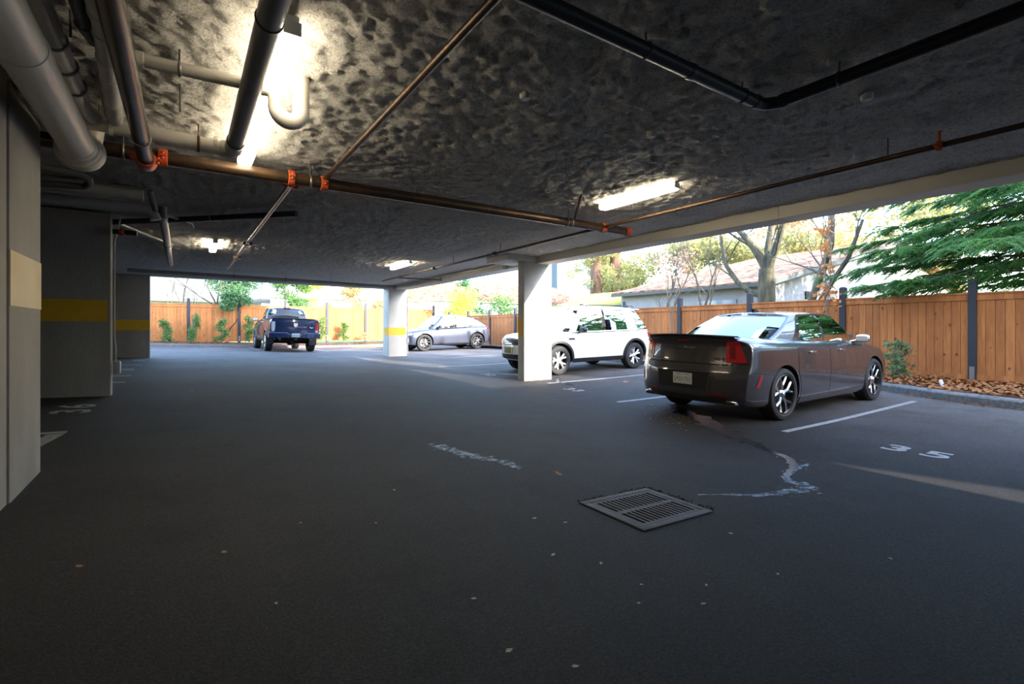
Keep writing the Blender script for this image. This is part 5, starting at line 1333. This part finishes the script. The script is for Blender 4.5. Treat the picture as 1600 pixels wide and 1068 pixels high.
# bare maples behind the right fence
tree('bare_tree', 16.4, 13.2, .2, 7.0, .12, 6, M['bark'], 'bare many-branched tree behind the fence above the rear of the white car', 51, spread=.45, trunk=.24, fork=(2, 3), up=.22)
tree('bare_tree', 16.4, 11.3, .2, 7.0, .12, 6, M['bark'], 'bare many-branched tree left of the mossy trunk', 52, spread=.40, trunk=.26, up=.25)
# sapling in the bed
tree('sapling', 12.9, 10.1, .2, 3.6, .035, 4, M['twig'], 'slim pale sapling in front of the fence between the white car and the sedan', 53, spread=.28, trunk=.42, up=.4)
# mossy maple
t = empty('mossy_maple', (15.6, 8.5, .2), 0, 'thick mossy trunk with a long arching limb behind the right fence', 'tree')
b = MB(); rnd = random.Random(54)
b.tube([(0, 0, -.1), (0, .03, 1.2), (.02, .05, 2.2), (.0, .02, 3.0)], [.36, .28, .26, .24], 14)
branches(b, (0, 0, 2.9), (-.15, .45, 1), 1.7, .15, 4, rnd, .45, .2); branches(b, (0, 0, 2.9), (.1, -.35, 1), 1.7, .14, 4, rnd, .45, .2); branches(b, (0, 0, 2.9), (.3, .1, 1), 1.6, .12, 3, rnd, .5, .2)
b.tube([(0, .05, 2.15), (-.1, .5, 2.25), (-.15, .95, 2.65), (-.15, 1.35, 3.25), (-.1, 1.55, 4.0), (0, 1.7, 4.7)], [.11, .095, .085, .075, .06, .04], 9)
branches(b, (-.15, 1.35, 3.25), (0, -.5, .8), .9, .03, 3, rnd, .5, .2); branches(b, (-.15, .95, 2.65), (0, .9, .5), .9, .03, 3, rnd, .5, .2)
b.build('trunk', M['bark2'], t, 60, fix=False)
t = empty('leaning_tree', (15.0, 6.9, .2), 0, 'leaning forked bare trunks behind the fence, right of the mossy trunk', 'tree')
b = MB(); rnd = random.Random(56)
b.tube([(0, .2, 0), (0, .1, 1.6), (0, -.25, 2.6), (0, -.5, 3.4), (.05, -.55, 5)], [.12, .11, .10, .09, .07], 9)
b.tube([(.1, .1, 0), (.1, 0, 1.5), (.1, -.5, 2.4), (.1, -.9, 3.0), (.1, -1.25, 4.0)], [.10, .09, .075, .06, .04], 8)
for (p, d) in (((0, -.25, 2.6), (0, .8, .6)), ((0, -.5, 3.4), (0, .5, .8)), ((.1, -.5, 2.4), (0, .6, .8)), ((.1, -.9, 3.0), (0, -.3, 1))): branches(b, p, d, 1.0, .03, 4, rnd, .5, .15)
b.build('trunk', M['bark'], t, 60, fix=False)
# vine
t = empty('climbing_vine', (13.2, 5.72, .2), 0, 'thin vine with orange leaves climbing beside a charcoal fence post', 'vine')
b = MB(); rnd = random.Random(57); pts = []
for k in range(4): b.tube([(rnd.uniform(-.06, .06), rnd.uniform(-.16, .16), z_) for z_ in (0, .6, 1.2, 1.8, 2.4, 3.1, 3.9)], .012, 5)
b.build('stem', M['twig'], t, fix=False)
leaves_mesh('foliage', [(0, .1, 2.0, .12, .25, .25), (-.05, -.22, 1.75, .08, .10, .30), (0, .0, 2.5, .1, .22, .2), (0, .05, 3.0, .1, .2, .25), (0, .1, 1.4, .1, .15, .2), (0, 0, 3.5, .1, .25, .2)], 150, .12, M['vine'], t, 58, .75)
# backdrop crowns (autumn, olive, red) beyond the house
for i, (x, y, h, w, mm, l) in enumerate([(37, 25, 10, 10, 'olive', 'olive yellow broadleaf tree above the mossy low roof'), (46, 21, 13, 12, 'autumn', 'pale orange broadleaf tree beyond the leaf strewn roof'), (47, 12.5, 14.0, 12, 'olive', 'yellow green broadleaf tree beyond the right end of the roof'), (40, 38, 9, 7, 'olive', 'olive green tree right of the redwood trunks'), (31.5, 24.5, 7.5, 3.4, 'red', 'reddish leaved tree over the low mossy roof')]):
    rnd = random.Random(70+i); t = empty('broadleaf_tree', (x, y, .2), 0, l, 'tree')
    b = MB(); branches(b, (0, 0, 0), (0, 0, 1), h*.3, .2, 4, rnd, .5, .2); b.build('trunk', M['bark'], t, 60, fix=False)
    cl = [(rnd.gauss(0, w*.26), rnd.gauss(0, w*.26), h*rnd.uniform(.30, .95), w*.15, w*.15, h*.075) for k in range(46)]
    leaves_mesh('foliage', cl, 9500 if mm != 'red' else 1500, .34 if mm != 'red' else .24, M[mm], t, 70+i, .6)

# fir whose boughs hang over the fence at the right
t = empty('fir_tree', (16.2, .6, .2), 0, 'large dark green fir whose boughs hang over the right end of the fence', 'tree')
rnd = random.Random(90); b = MB(); b.tube([(0, 0, 0), (0, 0, 4), (0, 0, 9)], [.3, .24, .1], 14)
V = []; F_ = []
def spray(p, d, ln):
    """flat needle spray: herringbone of slim leaves along a twig"""
    d = d.normalized(); sd_ = d.cross(Vector((0, 0, 1)))
    if sd_.length < .05: sd_ = Vector((1, 0, 0))
    sd_.normalize(); nn = sd_.cross(d); k = int(ln/.034)
    for i in range(k):
        q = p+d*(ln*i/k)+Vector((0, 0, -.5*(i/k)**2*ln*.5)); L2 = (.060+.03*rnd.random())*(1-.5*i/k)
        for sg in (-1, 1):
            e = (sd_*sg+d*.7+nn*rnd.uniform(-.35, .2)).normalized()*L2; wv = d*.013+nn*.005
            o = len(V); V.extend([q-wv, q+wv, q+e+wv*.6+Vector((0, 0, -.02)), q+e-wv*.6+Vector((0, 0, -.02))]); F_.append((o, o+1, o+2, o+3))
def bough(p0, yaw, ln, drop, thick):
    pts = []; 
    for i in range(9):
        u = i/8; pts.append(Vector((p0[0]+math.cos(yaw)*ln*u, p0[1]+math.sin(yaw)*ln*u, p0[2]+.15*ln*u*.6-drop*u*u)))
    b.tube(pts, [thick*(1-.85*i/8) for i in range(9)], 6, cap=False)
    for i in range(int(ln*10)):
        u = rnd.uniform(.12, 1)**.8; k = min(int(u*8), 7); p = pts[k].lerp(pts[k+1], u*8-k); a = yaw+rnd.choice((-1, 1))*rnd.uniform(.4, 1.25)
        l2 = rnd.uniform(.3, .75)*(1.15-u*.5)
        d = Vector((math.cos(a), math.sin(a), rnd.uniform(-.45, .1)))
        spray(p, d, l2)
        for _ in range(6):
            v = rnd.uniform(.1, 1); q = p+d.normalized()*l2*v; a2 = a+rnd.choice((-1, 1))*rnd.uniform(.5, 1.1); spray(q, Vector((math.cos(a2), math.sin(a2), rnd.uniform(-.7, 0))), rnd.uniform(.14, .32))
    spray(pts[-1], pts[-1]-pts[-2], .4)
for z_, yaws, l0, l1 in ((2.2, (1.75, 1.95, 2.2), 4.4, 5.8), (2.6, (1.6, 1.85, 2.1, 2.4, 2.8), 3.8, 5.8), (3.0, (1.55, 1.8, 2.0, 2.3, 2.6), 4.0, 5.8), (3.4, (1.5, 1.7, 1.95, 2.2, 2.5, 2.9), 3.6, 5.6), (3.9, (1.5, 1.75, 1.95, 2.2, 2.6, 3.1), 3.4, 5.4), (4.4, (1.5, 1.75, 2.05, 2.4, 2.9), 3.2, 5.0), (5.0, (1.5, 1.9, 2.3, 2.8), 3, 4.6), (5.6, (1.6, 2.1, 2.6), 3, 4)):
    for a in yaws: bough((0, 0, z_), a+rnd.uniform(-.10, .10), rnd.uniform(l0, l1), rnd.uniform(.5, 1.2), .045)
b.build('trunk', M['bark2'], t, 60, fix=False)
me = bpy.data.meshes.new('foliage'); me.from_pydata([v[:] for v in V], [], F_); me.materials.append(M['fir']); o = bpy.data.objects.new('foliage', me); COL.objects.link(o); o.parent = t
print('fir quads', len(F_))

# ============================================================ BUILDINGS
# stucco house: ridge along y, gable end facing the viewer's side
t = empty('stucco_house', (18, 10.04, .2), 0, 'white stucco house with low gable and leaf strewn roof behind the right fence', 'house')
Wd, Dp, ez, pk = 26., 7.4, 2.75, 5.5      # width along x, depth along y, eave height above base, ridge
b = MB(); b.prism([(0, 0), (Wd, 0), (Wd, ez), (Wd/2, pk), (0, ez)], .35, Dp, 0, lambda a, c, d: (a+.35, d, c)); b.build('wall', M['stucco'], t)
def roofplane(sgn):
    q = MB(); x0 = -.05 if sgn > 0 else Wd+.75; xm = Wd/2+.35; zr = pk+.12; z0 = ez-.02
    v = [(x0, -.25, z0), (x0, Dp+.3, z0), (xm, Dp+.3, zr), (xm, -.25, zr)]; v2 = [(a, c, z+.14) for a, c, z in v]
    q.add(v+v2, [(0, 1, 2, 3), (4, 5, 6, 7), (0, 1, 5, 4), (1, 2, 6, 5), (2, 3, 7, 6), (3, 0, 4, 7)]); return q
roofplane(1).build('roof', M['roofleaf'], t); roofplane(-1).build('roof', M['roofleaf'], t)
b = MB()
xm = Wd/2+.35
b.add([(-.05, -.28, ez-.10), (xm, -.28, pk+.04), (xm, -.28, pk+.22), (-.05, -.28, ez+.10), (-.05, -.24, ez-.10), (xm, -.24, pk+.04), (xm, -.24, pk+.22), (-.05, -.24, ez+.10)], [(0, 1, 2, 3), (4, 7, 6, 5), (0, 4, 5, 1), (3, 2, 6, 7)])
b.box((-.09, -.28, ez-.08), (-.03, Dp+.3, ez+.06)); b.build('fascia', M['trimg'], t)
b = MB(); b.box((4.0, .30, 2.35), (4.5, .34, 2.68)); b.build('vent', M['darkgap'], t); 
b = MB(); b.box((2.2, .30, .3), (3.0, .345, 1.6)); b.build('window', M['aptwin'], t)
b = MB(); b.box((.30, 1.2, 1.9), (.345, 3.0, 2.25)); b.build('window', M['aptwin'], t)
# low mossy outbuilding
t = empty('low_outbuilding', (18.6, 17.9, .2), 0, 'low outbuilding with a yellow moss covered roof edge left of the stucco house', 'house')
b = MB(); b.box((0.2, 0, 0), (6, 4.9, 2.25)); b.build('wall', M['stucco'], t)
q = MB(); v = [(-.2, -.5, 2.25), (-.2, 5.2, 2.25), (2.9, 5.2, 3.15), (2.9, -.5, 3.15)]; q.add(v+[(a, c, z+.14) for a, c, z in v], [(0, 1, 2, 3), (4, 5, 6, 7), (0, 1, 5, 4), (1, 2, 6, 5), (2, 3, 7, 6), (3, 0, 4, 7)])
q.build('roof', M['moss'], t)
q = MB(); q.box((-.24, -.5, 2.16), (-.16, 5.2, 2.30)); q.build('fascia', M['trimg'], t)
# pale grey roofed building beyond the far fence
t = empty('grey_roofed_house', (-6, 38, .4), 0, 'long pale grey roofed building beyond the far fence at left', 'house')
b = MB(); b.box((-14, 0, 0), (10.5, 8, 2.7)); b.build('wall', M['whitewall'], t)
q = MB(); v = [(-15, -.5, 2.75), (11, -.5, 2.75), (11, 5, 5.6), (-15, 5, 5.6)]; q.add(v+[(a, c, z+.15) for a, c, z in v], [(0, 1, 2, 3), (4, 5, 6, 7), (0, 1, 5, 4), (1, 2, 6, 5), (2, 3, 7, 6), (3, 0, 4, 7)]); q.build('roof', M['greyroof'], t)
q = MB(); q.box((-15, -.6, 2.62), (11, -.48, 2.78)); q.build('gutter', M['trimg'], t)
t = empty('white_house', (10, 46, .4), 0, 'bright white house beyond the far fence behind the pale orange trees', 'house')
b = MB(); b.box((-5, 0, 0), (9, 8, 3.6)); b.build('wall', M['whitewall'], t)
q = MB(); v = [(-6, -.6, 3.6), (10, -.6, 3.6), (10, 5, 5.8), (-6, 5, 5.8)]; q.add(v+[(a, c, z+.15) for a, c, z in v], [(0, 1, 2, 3), (4, 5, 6, 7), (0, 1, 5, 4), (1, 2, 6, 5), (2, 3, 7, 6), (3, 0, 4, 7)]); q.build('roof', M['whitewall'], t)
for x in (-2, 2, 6): q = MB(); q.box((x-.6, -.04, 1.2), (x+.6, .02, 2.5)); q.build('window', M['aptwin'], t)
t = empty('white_house', (24, 46, .4), 0, 'white house with pinkish roof above the crossover car', 'house')
b = MB(); b.box((-5, 0, 0), (16, 8, 3.8)); b.build('wall', M['whitewall'], t)
q = MB(); v = [(-6, -.6, 3.8), (17, -.6, 3.8), (17, 5, 6.2), (-6, 5, 6.2)]; q.add(v+[(a, c, z+.15) for a, c, z in v], [(0, 1, 2, 3), (4, 5, 6, 7), (0, 1, 5, 4), (1, 2, 6, 5), (2, 3, 7, 6), (3, 0, 4, 7)]); q.build('roof', M['roofleaf'], t)
# apartment building far away
t = empty('apartment_building', (66, 75, .4), 0, 'distant pale blue apartment building with stacked balconies left of the redwood trunks', 'building')
b = MB(); b.box((-5, 0, 0), (20, 12, 19)); b.build('wall', M['apt'], t)
for fl_ in range(6):
    z = 1.2+fl_*3.0
    for x in (-3.6, 0.2, 7.8, 11.6):
        b = MB(); b.box((x, -.06, z), (x+1.7, .02, z+1.5)); w_ = b.build('window', M['aptwin'], t)
        b = MB(); b.box((x+.80, -.09, z), (x+.88, -.05, z+1.5)); b.box((x-.08, -.09, z-.08), (x+1.78, -.05, z)); b.box((x-.08, -.09, z+1.5), (x+1.78, -.05, z+1.58)); b.build('frame', M['aptrail'], w_)
    b = MB(); b.box((3.4, -1.5, z-.75), (6.6, 0, z-.55)); b.box((3.4, -1.55, z-.55), (6.6, -1.45, z+.4)); b.build('balcony', M['aptrail'], t)
    b = MB(); b.box((3.7, -.05, z-.5), (6.3, .03, z+1.7)); b.build('balcony_door', M['aptwin'], t)
# unseen building added to the south, stepped to shape shade on the yard
t = empty('shade_building', (9.6, -9, 0), 0, 'unseen pale building added behind the viewpoint to shade the near stalls', 'building')
b = MB(); b.box((0, -3, -.2), (5.4, 0, 7.42)); b.box((5.4, -3, -.2), (7.6, 0, 14)); b.box((7.6, -3, -.2), (26, 0, 10.2)); b.build('wall', M['whitewall'], t)
for i, (x, y, h) in enumerate([(20.5, -.5, 11), (23.8, .4, 12), (27.2, -.2, 12), (30.6, .3, 12.5), (34, 0, 12)]): conifer('dark_conifer', x, y, .2, h, 5.6, M['conif'], 'tall dark conifer added outside the right edge of the view for shade', 110+i, 5200, .36)['group'] = 'conifers added south of the stucco house for shade'  # unseen conifer row, added to shade the house wall
for x in (1.2, 3.4, 6.6, 9.4, 12.2):
    for z in (1.2, 4.2): q = MB(); q.box((x, -.02, z), (x+1.2, .04, z+1.3)); q.build('window', M['aptwin'], t)

# ============================================================ LIGHT, SKY, CAMERA
w = bpy.data.worlds.new('World'); SC.world = w; w.use_nodes = True
N = w.node_tree.nodes; L = w.node_tree.links
sky = N.new('ShaderNodeTexSky'); sky.sky_type = 'NISHITA'; sky.sun_disc = False; sky.sun_elevation = R(22); sky.sun_rotation = R(162); sky.air_density = 1.0; sky.dust_density = 1.0; sky.ozone_density = 1.5
L.new(sky.outputs[0], N['Background'].inputs['Color']); N['Background'].inputs['Strength'].default_value = SKY
sd = bpy.data.lights.new('sun', 'SUN'); sd.energy = SUN; sd.angle = R(.6); sd.color = (1, .93, .82)
so = bpy.data.objects.new('sun', sd); COL.objects.link(so)
so.rotation_euler = Vector((.2865, -.8818, .3746)).to_track_quat('Z', 'Y').to_euler()
cam = bpy.data.cameras.new('camera'); co = bpy.data.objects.new('camera', cam); COL.objects.link(co)
co.location = (0, 0, 1.26); co.rotation_euler = (PI/2, 0, -math.atan((800-287)/765.))
cam.sensor_width = 36; cam.lens = 36*765/1600; cam.shift_y = -20/1600.; cam.clip_start = .05; cam.clip_end = 500
SC.camera = co
SC.view_settings.view_transform = 'Standard'; SC.view_settings.look = 'None'; SC.view_settings.gamma = 1; SC.view_settings.exposure = EXPO
SC.view_settings.use_curve_mapping = False
